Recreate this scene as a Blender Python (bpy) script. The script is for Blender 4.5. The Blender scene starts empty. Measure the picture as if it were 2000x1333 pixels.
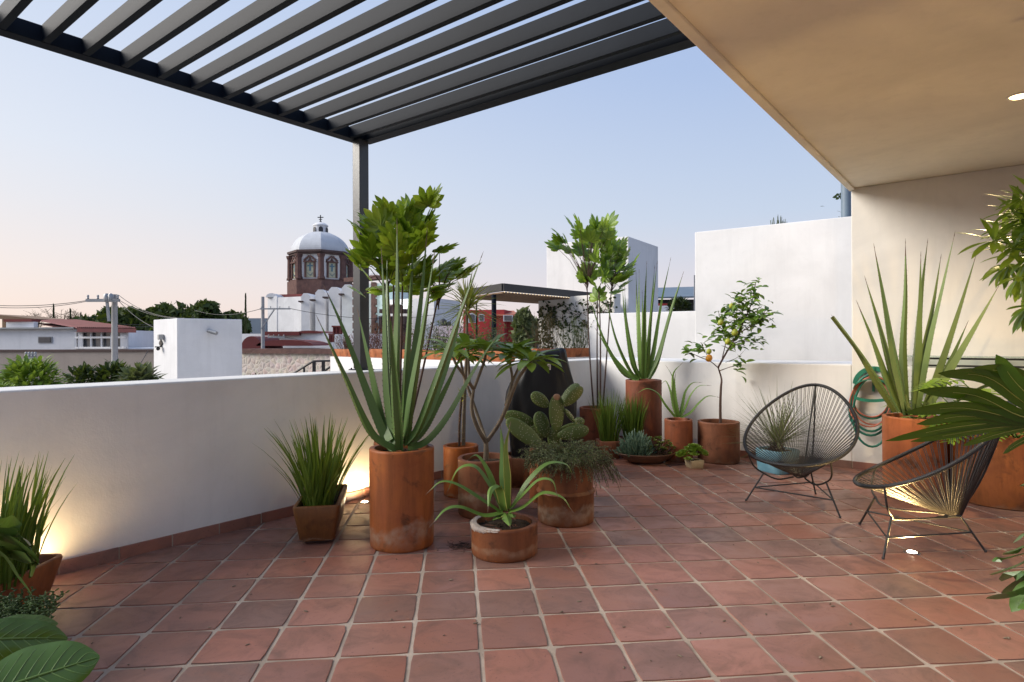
import bpy, math, random
from mathutils import Vector, Matrix
R = random.Random(11)
SC = bpy.context.scene
COL = SC.collection
# ---- camera calibration: a point of the photograph + a depth gives a point of the place
F, CX, CY, RO, CH = 1168.0, 1000.0, 664.6, -0.00415, 1.321
def ray(px, py):
    a = (px-CX)/F; b = (py-CY)/F
    c, s = math.cos(-RO), math.sin(-RO)
    return a*c-b*s, -(a*s+b*c)
def P(px, py, Y):
    x, z = ray(px, py); return Vector((x*Y, Y, CH+z*Y))
def G(px, py, z=0.0):
    x, zz = ray(px, py); Y = (z-CH)/zz; return Vector((x*Y, Y, z))
def ZZ(px, py, Y): return P(px, py, Y).z
def XY(px, Y): v = P(px, 665, Y); return Vector((v.x, v.y, 0))
U = lambda a, b: R.uniform(a, b)
VEC = lambda *a: Vector(a)

# ---------------------------------------------------------------- mesh builder
class MB:
    def __init__(s): s.v = []; s.f = []; s.m = []
    def add(s, vs, fs, mi=0):
        o = len(s.v); s.v.extend([tuple(p) for p in vs])
        for f in fs: s.f.append(tuple(o+i for i in f)); s.m.append(mi)
    def quad(s, a, b, c, d, mi=0): s.add([a, b, c, d], [(0, 1, 2, 3)], mi)
    def box(s, c, d, rz=0.0, mi=0, rx=0.0, ry=0.0):
        M = Matrix.Rotation(rz, 3, 'Z') @ Matrix.Rotation(ry, 3, 'Y') @ Matrix.Rotation(rx, 3, 'X')
        c = Vector(c); vs = []
        for x in (-1, 1):
            for y in (-1, 1):
                for z in (-1, 1): vs.append(c+M @ Vector((x*d[0]/2, y*d[1]/2, z*d[2]/2)))
        s.add(vs, [(0, 1, 3, 2), (4, 6, 7, 5), (0, 4, 5, 1), (2, 3, 7, 6), (0, 2, 6, 4), (1, 5, 7, 3)], mi)
    def bar(s, a, b, w, h, up=(0, 0, 1), mi=0):
        a = Vector(a); b = Vector(b); t = (b-a).normalized(); up = Vector(up)
        sd = t.cross(up)
        if sd.length < 1e-4: sd = t.cross(Vector((0, 1, 0)))
        sd.normalize(); n = sd.cross(t)
        vs = [p+sd*w/2*i+n*h/2*j for p in (a, b) for i, j in ((-1, -1), (1, -1), (1, 1), (-1, 1))]
        s.add(vs, [(0, 1, 2, 3), (7, 6, 5, 4), (0, 4, 5, 1), (1, 5, 6, 2), (2, 6, 7, 3), (3, 7, 4, 0)], mi)
    def prism(s, poly, z0, z1, mi=0):
        n = len(poly); vs = [(p[0], p[1], z0) for p in poly]+[(p[0], p[1], z1) for p in poly]
        ar = sum(poly[i][0]*poly[(i+1) % n][1]-poly[(i+1) % n][0]*poly[i][1] for i in range(n))
        fs = [tuple(range(n-1, -1, -1)), tuple(range(n, 2*n))]+[(i, (i+1) % n, n+(i+1) % n, n+i) for i in range(n)]
        if ar < 0: fs = [tuple(reversed(f)) for f in fs]
        s.add(vs, fs, mi)
    def extrude(s, poly, d, mi=0):      # planar 3d polygon pushed along d
        n = len(poly); poly = [Vector(p) for p in poly]; d = Vector(d)
        vs = poly+[p+d for p in poly]
        s.add(vs, [tuple(range(n)), tuple(range(2*n-1, n-1, -1))]+[(i, n+i, n+(i+1) % n, (i+1) % n) for i in range(n)], mi)
    def tube(s, pts, r, n=7, mi=0, closed=False):
        pts = [Vector(p) for p in pts]; k = len(pts)
        rs = [r]*k if not hasattr(r, '__len__') else r
        up = None; vs = []
        for i, p in enumerate(pts):
            a = pts[i-1] if (i > 0 or closed) else p; b = pts[(i+1) % k] if (i < k-1 or closed) else p
            t = (b-a).normalized()
            if up is None: up = t.orthogonal().normalized()
            up = (up-t*up.dot(t))
            if up.length < 1e-5: up = t.orthogonal()
            up.normalize(); sd = t.cross(up)
            for j in range(n):
                an = 2*math.pi*j/n; vs.append(p+(up*math.cos(an)+sd*math.sin(an))*rs[i])
        fs = []
        for i in range(k if closed else k-1):
            for j in range(n):
                i2 = (i+1) % k
                fs.append((i*n+j, i*n+(j+1) % n, i2*n+(j+1) % n, i2*n+j))
        if not closed: fs += [tuple(range(n-1, -1, -1)), tuple((k-1)*n+j for j in range(n))]
        s.add(vs, fs, mi)
    def lathe(s, prof, c=(0, 0, 0), n=40, mi=0, wob=0.0, sx=1.0, sy=1.0, rz=0.0, ph=0.0, cap=True):
        c = Vector(c); vs = []
        for r, z in prof:
            for j in range(n):
                an = 2*math.pi*j/n
                q = r*(1+wob*math.sin(2*an+ph)+wob*.6*math.sin(3*an+ph*2+z*4))
                x, y = q*math.cos(an)*sx, q*math.sin(an)*sy
                vs.append(c+Vector((x*math.cos(rz)-y*math.sin(rz), x*math.sin(rz)+y*math.cos(rz), z)))
        fs = [(i*n+j, i*n+(j+1) % n, (i+1)*n+(j+1) % n, (i+1)*n+j) for i in range(len(prof)-1) for j in range(n)]
        if cap: fs += [tuple(range(n-1, -1, -1)), tuple((len(prof)-1)*n+j for j in range(n))]
        s.add(vs, fs, mi)
    def ell(s, c, a, b, d, nu=12, nv=8, mi=0, egg=0.0):   # ellipsoid with axis vectors a (length), b, d
        c = Vector(c); vs = [c-a]
        for i in range(1, nv):
            th = math.pi*i/nv; y = -math.cos(th); w = math.sin(th)*(1+egg*y)
            for j in range(nu):
                ph = 2*math.pi*j/nu; vs.append(c+a*y+b*(w*math.cos(ph))+d*(w*math.sin(ph)))
        vs.append(c+a); fs = []
        for j in range(nu): fs.append((0, 1+(j+1) % nu, 1+j))
        for i in range(nv-2):
            for j in range(nu): fs.append((1+i*nu+j, 1+i*nu+(j+1) % nu, 1+(i+1)*nu+(j+1) % nu, 1+(i+1)*nu+j))
        L = len(vs)-1
        for j in range(nu): fs.append((1+(nv-2)*nu+j, 1+(nv-2)*nu+(j+1) % nu, L))
        s.add(vs, fs, mi)
    def blade(s, pts, ws, side, fold=.3, th=0.0, mi=0, edge=None, ew=.12, tip=None):
        """leaf strip along pts, half widths ws; th>0 gives it a keel (thickness); edge = material of a margin"""
        k = len(pts); ring = []; vs = []
        for i, p in enumerate(pts):
            t = (pts[min(i+1, k-1)]-pts[max(i-1, 0)]).normalized()
            sd = side-t*side.dot(t)
            if sd.length < 1e-4: sd = t.orthogonal()
            sd.normalize(); n = sd.cross(t); w = ws[i]
            L = p-sd*w+n*w*fold; Q = p+sd*w+n*w*fold
            if edge is not None: r = [L, L.lerp(p, ew*1.6), p, Q.lerp(p, ew*1.6), Q]
            else: r = [L, p, Q]
            if th: r.append(p-n*w*th)
            vs += r; ring.append(len(r))
        q = ring[0]; fs = []; ms = []
        cnt = q if th else q-1
        for i in range(k-1):
            for j in range(cnt):
                j2 = (j+1) % q
                fs.append((i*q+j, i*q+j2, (i+1)*q+j2, (i+1)*q+j))
                ms.append(tip[1] if (tip and i >= tip[0]) else edge if (edge is not None and j in (0, 3)) else mi)
        o = len(s.v); s.v.extend([tuple(p) for p in vs])
        for f, m in zip(fs, ms): s.f.append(tuple(o+i for i in f)); s.m.append(m)
    def oleaf(s, base, d, up, L, W, bend=.2, fold=.25, n=5, mi=0, pw=.85, mx=.5):
        d = d.normalized(); sd = d.cross(up)
        if sd.length < 1e-4: sd = d.orthogonal()
        sd.normalize(); nn = sd.cross(d); pts = []; ws = []
        for i in range(n+1):
            t = i/n; pts.append(base+d*(L*t*(1-.25*abs(bend)*t))-nn*(bend*L*t*t))
            tt = t**(math.log(.5)/math.log(mx))
            ws.append(max(.0004, W*math.sin(math.pi*min(1, max(0, tt)))**pw))
        s.blade(pts, ws, sd, fold, 0, mi)
    def build(s, name, mat, parent=None, smooth=None, bevel=0, seg=2):
        me = bpy.data.meshes.new(name); o3 = Vector((0, 0, 0)); q = parent
        while q is not None: o3 += Vector(q.location); q = q.parent
        me.from_pydata([(x-o3.x, y-o3.y, z-o3.z) for x, y, z in s.v], [], s.f); me.update()
        mats = mat if isinstance(mat, (list, tuple)) else [mat]
        for m in mats: me.materials.append(m)
        me.polygons.foreach_set('material_index', s.m)
        if smooth is not None:
            me.polygons.foreach_set('use_smooth', [True]*len(s.f))
            me.set_sharp_from_angle(angle=math.radians(smooth))
        o = bpy.data.objects.new(name, me); COL.objects.link(o)
        if parent is not None: o.parent = parent
        if bevel:
            b = o.modifiers.new('bevel', 'BEVEL'); b.width = bevel; b.segments = seg; b.limit_method = 'ANGLE'
        return o
def tag(o, label=None, cat=None, group=None, kind=None):
    if label: o['label'] = label
    if cat: o['category'] = cat
    if group: o['group'] = group
    if kind: o['kind'] = kind
    return o
def thing(name, label, cat, loc, group=None):
    o = bpy.data.objects.new(name, None); COL.objects.link(o); o.location = loc
    o.empty_display_size = .1
    return tag(o, label, cat, group)
def cr(pts, n=6):                      # catmull-rom resample
    pts = [Vector(p) for p in pts]; q = [pts[0]*2-pts[1]]+pts+[pts[-1]*2-pts[-2]]; out = []
    for i in range(1, len(q)-2):
        a, b, c, d = q[i-1:i+3]
        for k in range(n):
            t = k/n
            out.append(.5*((2*b)+(c-a)*t+(2*a-5*b+4*c-d)*t*t+(3*b-a-3*c+d)*t**3))
    out.append(pts[-1]); return out
def tr(pp, Y):                         # traced path: (px,py[,dY])
    return [P(p[0], p[1], Y+(p[2] if len(p) > 2 else 0)) for p in pp]

# ---------------------------------------------------------------- materials
def nodes(name):
    m = bpy.data.materials.new(name); m.use_nodes = True; nt = m.node_tree; nt.nodes.clear()
    out = nt.nodes.new('ShaderNodeOutputMaterial'); b = nt.nodes.new('ShaderNodeBsdfPrincipled')
    nt.links.new(b.outputs[0], out.inputs[0]); return m, nt, b, out
def lk(nt, a, b): nt.links.new(a, b)
def noise(nt, co, scale, detail=5, rough=.55, dist=0.0):
    n = nt.nodes.new('ShaderNodeTexNoise'); n.inputs['Scale'].default_value = scale
    n.inputs['Detail'].default_value = detail; n.inputs['Roughness'].default_value = rough
    n.inputs['Distortion'].default_value = dist
    if co is not None: lk(nt, co, n.inputs['Vector'])
    return n.outputs['Fac']
def ramp(nt, fac, stops):
    r = nt.nodes.new('ShaderNodeValToRGB'); e = r.color_ramp.elements
    while len(e) < len(stops): e.new(.5)
    for k, (p, c) in enumerate(stops):
        e[k].position = p; e[k].color = (c, c, c, 1) if not hasattr(c, '__len__') else (*c, 1)
    lk(nt, fac, r.inputs[0]); return r.outputs[0]
def mixc(nt, fac, a, b, mode='MIX'):
    m = nt.nodes.new('ShaderNodeMix'); m.data_type = 'RGBA'; m.blend_type = mode
    for i, x in ((0, fac), (6, a), (7, b)):
        if hasattr(x, 'is_linked'): lk(nt, x, m.inputs[i])
        elif hasattr(x, '__len__'): m.inputs[i].default_value = (*x, 1)
        else: m.inputs[i].default_value = x
    return m.outputs[2]
def math_(nt, op, a, b=None, clamp=False):
    m = nt.nodes.new('ShaderNodeMath'); m.operation = op; m.use_clamp = clamp
    for i, x in enumerate((a, b)):
        if x is None: continue
        if hasattr(x, 'is_linked'): lk(nt, x, m.inputs[i])
        else: m.inputs[i].default_value = x
    return m.outputs[0]
def coords(nt, kind='Object', scale=(1, 1, 1), loc=(0, 0, 0), rot=(0, 0, 0)):
    t = nt.nodes.new('ShaderNodeTexCoord'); m = nt.nodes.new('ShaderNodeMapping')
    m.inputs['Scale'].default_value = scale; m.inputs['Location'].default_value = loc; m.inputs['Rotation'].default_value = rot
    lk(nt, t.outputs[kind], m.inputs[0]); return m.outputs[0]
def bump(nt, b, h, strength=.3, dist=.01):
    n = nt.nodes.new('ShaderNodeBump'); n.inputs['Strength'].default_value = strength; n.inputs['Distance'].default_value = dist
    lk(nt, h, n.inputs['Height']); lk(nt, n.outputs[0], b.inputs['Normal'])
def pmat(name, c1, c2=None, scale=4, rough=.6, bmp=0, bscale=60, metal=0, spec=.5, stretch=(1, 1, 1), dist=.004, loc=(0, 0, 0)):
    m, nt, b, _ = nodes(name); b.inputs['Roughness'].default_value = rough; b.inputs['Metallic'].default_value = metal
    b.inputs['Specular IOR Level'].default_value = spec
    co = coords(nt, 'Object', stretch, loc)
    if c2 is None: c2 = tuple(x*.82 for x in c1)
    n = noise(nt, co, scale, 6, .6, .3)
    lk(nt, ramp(nt, n, [(.3, c1), (.7, c2)]), b.inputs['Base Color'])
    if bmp: bump(nt, b, noise(nt, co, bscale, 4), bmp, dist)
    return m
def leafmat(name, c1, c2, rough=.42, trans=.25, var=.5, scale=9, spec=.4, tip=None, k=.72):
    c1 = (c1[0]*k, c1[1]*k, c1[2]*k*.75); c2 = (c2[0]*k, c2[1]*k, c2[2]*k*.75)
    m, nt, b, out = nodes(name); b.inputs['Roughness'].default_value = rough; b.inputs['Specular IOR Level'].default_value = spec
    g = nt.nodes.new('ShaderNodeNewGeometry'); co = coords(nt)
    f = mixc(nt, 1-var, g.outputs['Random Per Island'], noise(nt, co, scale, 4))
    c = ramp(nt, f, [(.15, c1), (.85, c2)]+([(.97, tip)] if tip else []))
    lk(nt, c, b.inputs['Base Color'])
    tl = nt.nodes.new('ShaderNodeBsdfTranslucent'); lk(nt, mixc(nt, .35, c, (.3, .4, .02)), tl.inputs[0])
    mx = nt.nodes.new('ShaderNodeMixShader'); mx.inputs[0].default_value = trans
    lk(nt, b.outputs[0], mx.inputs[1]); lk(nt, tl.outputs[0], mx.inputs[2]); lk(nt, mx.outputs[0], out.inputs[0])
    bump(nt, b, noise(nt, co, scale*6, 3), .15, .003)
    return m
def plaster(name, c, warm=None, rough=.85):
    m, nt, b, _ = nodes(name); b.inputs['Roughness'].default_value = rough; b.inputs['Specular IOR Level'].default_value = .25
    co = coords(nt); big = noise(nt, co, .9, 5, .6, .6); fine = noise(nt, co, 14, 5, .6)
    st = noise(nt, coords(nt, 'Object', (3.5, 3.5, .35)), 2.2, 5, .65)
    d = tuple(x*.86 for x in c)
    k = ramp(nt, big, [(.32, d), (.62, c)])
    k = mixc(nt, math_(nt, 'MULTIPLY', ramp(nt, st, [(.50, 0.0), (.74, 1.0)]), .26), k, tuple(x*.72 for x in c))
    k = mixc(nt, ramp(nt, fine, [(.60, 0.0), (.82, .35)]), k, tuple(x*.78 for x in c))
    lk(nt, k, b.inputs['Base Color'])
    h = math_(nt, 'ADD', math_(nt, 'MULTIPLY', noise(nt, co, 4, 4), 1.4), math_(nt, 'MULTIPLY', noise(nt, co, 90, 3), .25))
    bump(nt, b, h, .35, .006); return m
def terracotta(name, c1, c2, seed=0, stain=(.35, .4), scol=(.42, .33, .24), dark=(.10, .045, .02), damp=.0, gl=.50):
    c1 = (c1[0]*.84, c1[1]*.68, c1[2]*.50); c2 = (c2[0]*.74, c2[1]*.60, c2[2]*.46); scol = tuple(x*.8 for x in scol); dark = (.055, .022, .010)
    m, nt, b, _ = nodes(name); L = (seed*3.1, seed*1.7, seed*2.3)
    co = coords(nt, 'Object', (1, 1, 1), L); gz = nt.nodes.new('ShaderNodeSeparateXYZ')
    t = nt.nodes.new('ShaderNodeTexCoord'); lk(nt, t.outputs['Generated'], gz.inputs[0]); z = gz.outputs[2]
    big = noise(nt, co, 4.5, 6, .6, .8); k = ramp(nt, big, [(.3, c1), (.7, c2)])
    drip = noise(nt, coords(nt, 'Object', (9, 9, 1.1), L), 2.0, 5, .6)
    k = mixc(nt, ramp(nt, drip, [(.46, 0.0), (.72, .6)]), k, tuple(x*.42 for x in c1))
    bl = noise(nt, co, 7, 5, .6, .5)
    k = mixc(nt, ramp(nt, bl, [(.56, 0.0), (.70, .8)]), k, dark)
    # mineral tide mark with an uneven edge
    zz = math_(nt, 'ADD', z, math_(nt, 'MULTIPLY', math_(nt, 'SUBTRACT', noise(nt, co, 5, 4), .5), .5))
    tide = ramp(nt, zz, [(max(0, stain[0]-.16), 0.0), (stain[0], .7), (stain[1], .55), (min(1, stain[1]+.05), 0.0)])
    k = mixc(nt, math_(nt, 'MULTIPLY', tide, ramp(nt, noise(nt, co, 22, 4), [(.35, .25), (.65, 1.0)])), k, scol)
    if damp:
        k = mixc(nt, ramp(nt, zz, [(0.02, damp), (.38, 0.0)]), k, dark)
    sp = noise(nt, co, 55, 3); k = mixc(nt, ramp(nt, sp, [(.66, 0.0), (.74, .35)]), k, tuple(x*.6 for x in c2))
    lk(nt, k, b.inputs['Base Color'])
    lk(nt, ramp(nt, big, [(.3, gl-.12), (.7, gl+.2)]), b.inputs['Roughness']); b.inputs['Specular IOR Level'].default_value = .35
    bump(nt, b, math_(nt, 'ADD', noise(nt, co, 8, 4), math_(nt, 'MULTIPLY', noise(nt, co, 70, 3), .3)), .3, .008)
    return m
def emis(name, c, s):
    m, nt, b, _ = nodes(name); b.inputs['Base Color'].default_value = (*c, 1)
    b.inputs['Emission Color'].default_value = (*c, 1); b.inputs['Emission Strength'].default_value = s; return m
M = {}
M['white'] = plaster('white_plaster', (.80, .79, .78))
M['cream'] = plaster('cream_plaster', (.77, .74, .68))
M['parapet'] = plaster('parapet_plaster', (.78, .76, .72))
M['ceil'] = plaster('ceiling_plaster', (.82, .76, .64))
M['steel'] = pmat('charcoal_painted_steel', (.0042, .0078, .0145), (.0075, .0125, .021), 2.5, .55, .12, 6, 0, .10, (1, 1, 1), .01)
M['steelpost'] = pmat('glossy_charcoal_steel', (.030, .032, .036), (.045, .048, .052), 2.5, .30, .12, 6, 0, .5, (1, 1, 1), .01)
M['black'] = pmat('black_metal', (.012, .012, .013), (.02, .02, .02), 8, .42)
M['cord'] = pmat('black_cord', (.014, .014, .015), (.024, .023, .022), 40, .38, .4, 300)
M['cover'] = pmat('black_cover_fabric', (.005, .005, .006), (.009, .009, .010), 3, .42, .3, 9, 0, .25, (1, 1, .5), .02)
M['soil'] = pmat('soil', (.035, .024, .016), (.075, .052, .035), 25, .95, 1, 60, 0, .2, (1, 1, 1), .02)
M['bark'] = pmat('grey_bark', (.20, .165, .125), (.11, .085, .06), 16, .85, .6, 50, 0, .2, (1, 1, .5), .006)
M['barkdk'] = pmat('dark_bark', (.085, .055, .042), (.045, .028, .022), 20, .8, .6, 60, 0, .2, (1, 1, .4))
M['stem'] = pmat('purple_brown_stem', (.105, .062, .05), (.06, .036, .03), 18, .7, .4, 70, 0, .3, (1, 1, .4))
M['concrete'] = pmat('pole_concrete', (.42, .41, .40), (.32, .31, .30), 3, .9, .2, 40)
M['metal'] = pmat('galvanised_metal', (.34, .35, .36), (.26, .27, .28), 6, .45, 0, 40, .4)
M['wire'] = pmat('wire', (.03, .03, .032), None, 3, .6)
M['stone'] = pmat('brown_cantera_stone', (.15, .085, .072), (.085, .05, .046), 2.2, .9, .5, 8, 0, .2, (1, 1, 1), .05)
M['stonedk'] = pmat('dark_cantera_stone', (.10, .062, .055), (.06, .04, .037), 1.5, .9, .4, 6)
M['redroof'] = pmat('red_painted_roof', (.20, .040, .034), (.13, .028, .026), .8, .8, .2, 9)
M['wood'] = pmat('wood_slats', (.30, .19, .11), (.18, .11, .065), 6, .7, .3, 30, 0, .3, (8, .6, 8))
M['glass'] = pmat('dark_window_glass', (.055, .06, .065), (.10, .10, .105), 1.2, .08, 0, 1, 0, .6)
M['greysh'] = pmat('grey_roof_sheet', (.11, .15, .19), (.15, .19, .23), .7, .55)
# ================================================================ SETTING OF THE TERRACE
DW = Vector((.6355, .7721, 0)); NW = Vector((.7721, -.6355, 0))      # along / inward of the long parapet
A0 = Vector((-2.565, 3.385, 0))
LW0 = A0-DW*6.0
CR_ = Vector((1.16, 8.0, 0)); FOLD = Vector((1.84, 7.32, 0)); MID = Vector((2.52, 6.74, 0)); WE = Vector((3.46, 6.09, 0)); WR = Vector((6.1, 4.02, 0))
HP = 1.06; RZ = 2.85
def offp(pts, d):      # offset a polyline to its left by d
    out = []
    for i, p in enumerate(pts):
        t1 = (pts[i]-pts[i-1]).normalized() if i else None; t2 = (pts[i+1]-pts[i]).normalized() if i < len(pts)-1 else None
        t1 = t1 or t2; t2 = t2 or t1
        n1 = Vector((-t1.y, t1.x, 0)); n2 = Vector((-t2.y, t2.x, 0)); b = (n1+n2).normalized()
        out.append(p+b*(d/max(.3, b.dot(n1))))
    return out
def strip_wall(mb, pts, d, z0, z1):
    o = offp(pts, d); mb.prism([(p.x, p.y) for p in pts]+[(p.x, p.y) for p in reversed(o)], z0, z1)
# --- terracotta floor: real tiles over a bed of grout
TH, T = .0921, .30
TX, TZ = -1.729*T, 11.394*T
ec = Vector((math.cos(TH), math.sin(TH), 0)); er = Vector((math.sin(TH), -math.cos(TH), 0)); t0 = Vector((TX, TZ, 0))
poly = offp([LW0, CR_, FOLD, MID, WE, WR], .12)+[Vector((6.1, -2.5, 0)), Vector((-4.5, -2.5, 0))]
def inside(p):
    c = False; n = len(poly)
    for i in range(n):
        a, b = poly[i], poly[(i+1) % n]
        if (a.y > p.y) != (b.y > p.y) and p.x < (b.x-a.x)*(p.y-a.y)/(b.y-a.y)+a.x: c = not c
    return c
mb = MB(); rt = random.Random(3)
jit = {}
def corner(i, j, sx, sy):
    g = .0042
    return t0+ec*(i*T+sx*g)+er*(j*T+sy*g)
for i in range(-18, 25):
    for j in range(-20, 20):
        c = t0+ec*((i+.5)*T)+er*((j+.5)*T)
        if not inside(c) or c.y < -1.0: continue
        z = rt.uniform(-.0008, .0008); q = []; dz = [rt.uniform(-.0007, .0007) for _ in range(4)]
        w = [rt.uniform(.0062, .0088) for _ in range(4)]
        n = 5; ring_t = []; ring_b = []
        cs = [(0, 0), (1, 0), (1, 1), (0, 1)]
        for k in range(4):
            a = cs[k]; b = cs[(k+1) % 4]
            for s in range(n):
                u = s/n; x = a[0]+(b[0]-a[0])*u; y = a[1]+(b[1]-a[1])*u
                gx = w[3]*(1-x)-w[1]*x; gy = w[0]*(1-y)-w[2]*y
                rr = (.004 if rt.random() > .02 else rt.uniform(.006, .012)) if s == 0 else 0
                wob = rt.uniform(-.0009, .0009)
                px = i*T+x*T+gx+(rr if x < .5 else -rr)*(s == 0)+wob; py = j*T+y*T+gy+(rr if y < .5 else -rr)*(s == 0)+rt.uniform(-.0009, .0009)
                p = t0+ec*px+er*py; cc = (p-c)
                zz = z+dz[0]*(1-x)*(1-y)+dz[1]*x*(1-y)+dz[2]*x*y+dz[3]*(1-x)*y
                ring_b.append(p+Vector((0, 0, -.012))); ring_t.append(c+cc*.985+Vector((0, 0, zz)))
        m_ = len(ring_t)
        mid = [c+(p-c)*.93+Vector((0, 0, .0012)) for p in ring_t]
        vs = ring_b+ring_t+mid
        fs = [tuple(range(m_*2+m_-1, m_*2-1, -1))]
        for k in range(m_):
            k2 = (k+1) % m_
            fs += [(k2, k, m_+k, m_+k2), (m_+k2, m_+k, 2*m_+k, 2*m_+k2)]
        mb.add(vs, fs)
def tilemat():
    m, nt, b, _ = nodes('saltillo_tile'); g = nt.nodes.new('ShaderNodeNewGeometry'); co = coords(nt); r = g.outputs['Random Per Island']
    base = ramp(nt, r, [(0, (0.255, 0.109, 0.076)), (0.2, (0.322, 0.139, 0.098)), (0.4, (0.208, 0.103, 0.079)), (0.6, (0.348, 0.16, 0.116)), (0.8, (0.248, 0.129, 0.101)), (1, (0.194, 0.114, 0.092))])
    # every tile gets its own slice of the burn noise
    off = nt.nodes.new('ShaderNodeVectorMath'); off.operation = 'MULTIPLY_ADD'
    off.inputs[1].default_value = (1, 1, 1); cmb = nt.nodes.new('ShaderNodeCombineXYZ')
    lk(nt, math_(nt, 'MULTIPLY', r, 37.0), cmb.inputs[2]); lk(nt, co, off.inputs[0]); lk(nt, cmb.outputs[0], off.inputs[2]); v = off.outputs[0]
    b1 = noise(nt, v, 5.5, 6, .62, .9)
    k = mixc(nt, ramp(nt, b1, [(.46, 0.0), (.72, .62)]), base, (.105, .066, .052))
    b2 = noise(nt, v, 3.2, 5, .6, .6)
    k = mixc(nt, ramp(nt, b2, [(.5, 0.0), (.75, .55)]), k, (.28, .125, .082))
    k = mixc(nt, ramp(nt, noise(nt, v, 70, 3), [(.64, 0.0), (.70, .4)]), k, (.06, .035, .03))
    # pale scuffs
    sc = noise(nt, coords(nt, 'Object', (1.3, 6, 1), (0, 0, 0), (0, 0, .5)), 6, 6, .75, 1.5)
    k = mixc(nt, ramp(nt, sc, [(.70, 0.0), (.76, .22)]), k, (.46, .36, .30))
    lk(nt, k, b.inputs['Base Color'])
    lk(nt, ramp(nt, b1, [(.35, .30), (.7, .56)]), b.inputs['Roughness']); b.inputs['Specular IOR Level'].default_value = .42
    bump(nt, b, math_(nt, 'ADD', noise(nt, v, 9, 4), math_(nt, 'MULTIPLY', noise(nt, v, 60, 4), .25)), .28, .005); return m
M['tile'] = tilemat()
M['grout'] = pmat('grout', (.50, .42, .345), (.22, .175, .14), 2.6, .95, .5, 120)
fl = mb.build('terrace_floor', M['tile'], None, 25); tag(fl, kind='structure')
mb = MB(); mb.prism([(p.x, p.y) for p in poly], -.25, -.0045); tag(mb.build('floor_grout', M['grout']), kind='structure')
# --- parapet
mb = MB(); strip_wall(mb, [LW0, CR_+DW*1.15], .33, -6, HP)
pw = mb.build('parapet_wall', M['parapet'], None, None, .012); tag(pw, 'long low plastered parapet wall running behind the potted plants to the steel post', 'wall')
NRW = Vector((.81, .58, 0))
mb = MB(); CB = CR_+(CR_-FOLD).normalized()*.16; rw = offp([CB, FOLD, MID, WE], 1.0)
mb.prism([(p.x, p.y) for p in [CB, FOLD, MID, WE]]+[(p.x, p.y) for p in reversed(rw)], -6, HP-.003)
bw = mb.build('parapet_wall', M['white'], None, None, .012); tag(bw, 'bent white parapet with a wide flat ledge below the tall blank white wall', 'wall')
# skirting tiles: one course at the foot of the walls
def skirting(parent, pts, z0=0.0, h=.075, tl=.30):
    mb = MB(); mw = MB(); rs = random.Random(5)
    for a, b in zip(pts, pts[1:]):
        L = (b-a).length; d = (b-a).normalized(); n = Vector((d.y, -d.x, 0)); s = 0
        while s < L-.02:
            e = min(L, s+tl); q = a+d*((s+e)/2)+n*(.007); k = rs.uniform(-.002, .002)
            mb.box(q+Vector((0, 0, h/2+k)), (e-s-.009, .014, h), math.atan2(d.y, d.x)); s = e
        q = a.lerp(b, .5)
        mw.box(q+n*.0045+Vector((0, 0, h/2)), (L, .009, h-.004), math.atan2(d.y, d.x))
    mb.build('skirting_tiles', M['tile'], parent, None, .0025)
    mw.build('skirting_grout', M['grout'], parent)
skirting(pw, [A0-DW*4.5, CR_]); skirting(bw, [CR_, FOLD, MID, WE])
# --- house wall on the right, roof slab over the camera
dr = (WR-WE).normalized()
mb = MB(); strip_wall(mb, [WE, WR], .22, -6, RZ)
hw = mb.build('house_wall', M['cream'], None, None, .008); tag(hw, 'cream plastered house wall under the roof slab, carrying the green hose', 'wall')
skirting(hw, [WE, WE+dr*3])
e0 = WE+DW*.03-NW*.02
E1 = e0-DW*10
mb = MB(); mb.prism([(p.x, p.y) for p in [e0, e0+dr*3.6, e0+dr*3.6-DW*10, E1]], RZ, RZ+.32)
sl = mb.build('roof_slab', M['ceil']); tag(sl, 'plastered roof slab overhanging the tiled terrace in warm lamp light', 'roof')
mb = MB(); q0 = e0-DW*.005; mb.prism([(p.x, p.y) for p in [q0, q0+NW*.055, q0+NW*.055-DW*9.9, q0-DW*9.9]], RZ-.022, RZ-.001)
mb.build('drip_edge', M['ceil'], sl, None, .004)
# --- tall white wall on the ledge
b0 = rw[1].lerp(rw[2], .30); b1 = rw[3]
wl = P(1358, 700, 8.26); b0 = Vector((wl.x, wl.y, 0)); wr_ = P(1690, 700, 7.15); b1 = Vector((wr_.x, wr_.y, 0))
mb = MB(); d = (b1-b0).normalized(); n = Vector((-d.y, d.x, 0))
mb.prism([(p.x, p.y) for p in (b0, b1, b1+n*.25, b0+n*.25)], HP-.3, 2.80)
tw = mb.build('boundary_wall', M['white'], None, None, .008); tag(tw, 'tall blank white wall standing on the ledge beside the cream house wall', 'wall')
# --- white lower wall farther left of it
a = XY(1150, 9.9); b = XY(1395, 8.9); d = (b-a).normalized(); n = Vector((-d.y, d.x, 0))
mb = MB(); mb.prism([(p.x, p.y) for p in (a, b, b+n*.3, a+n*.3)], -6, ZZ(1290, 609.5, 9.3))
q = mb.build('boundary_wall', M['white'], None, None, .01); tag(q, 'lower white wall behind the tall potted agave, below the white block', 'wall')

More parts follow.
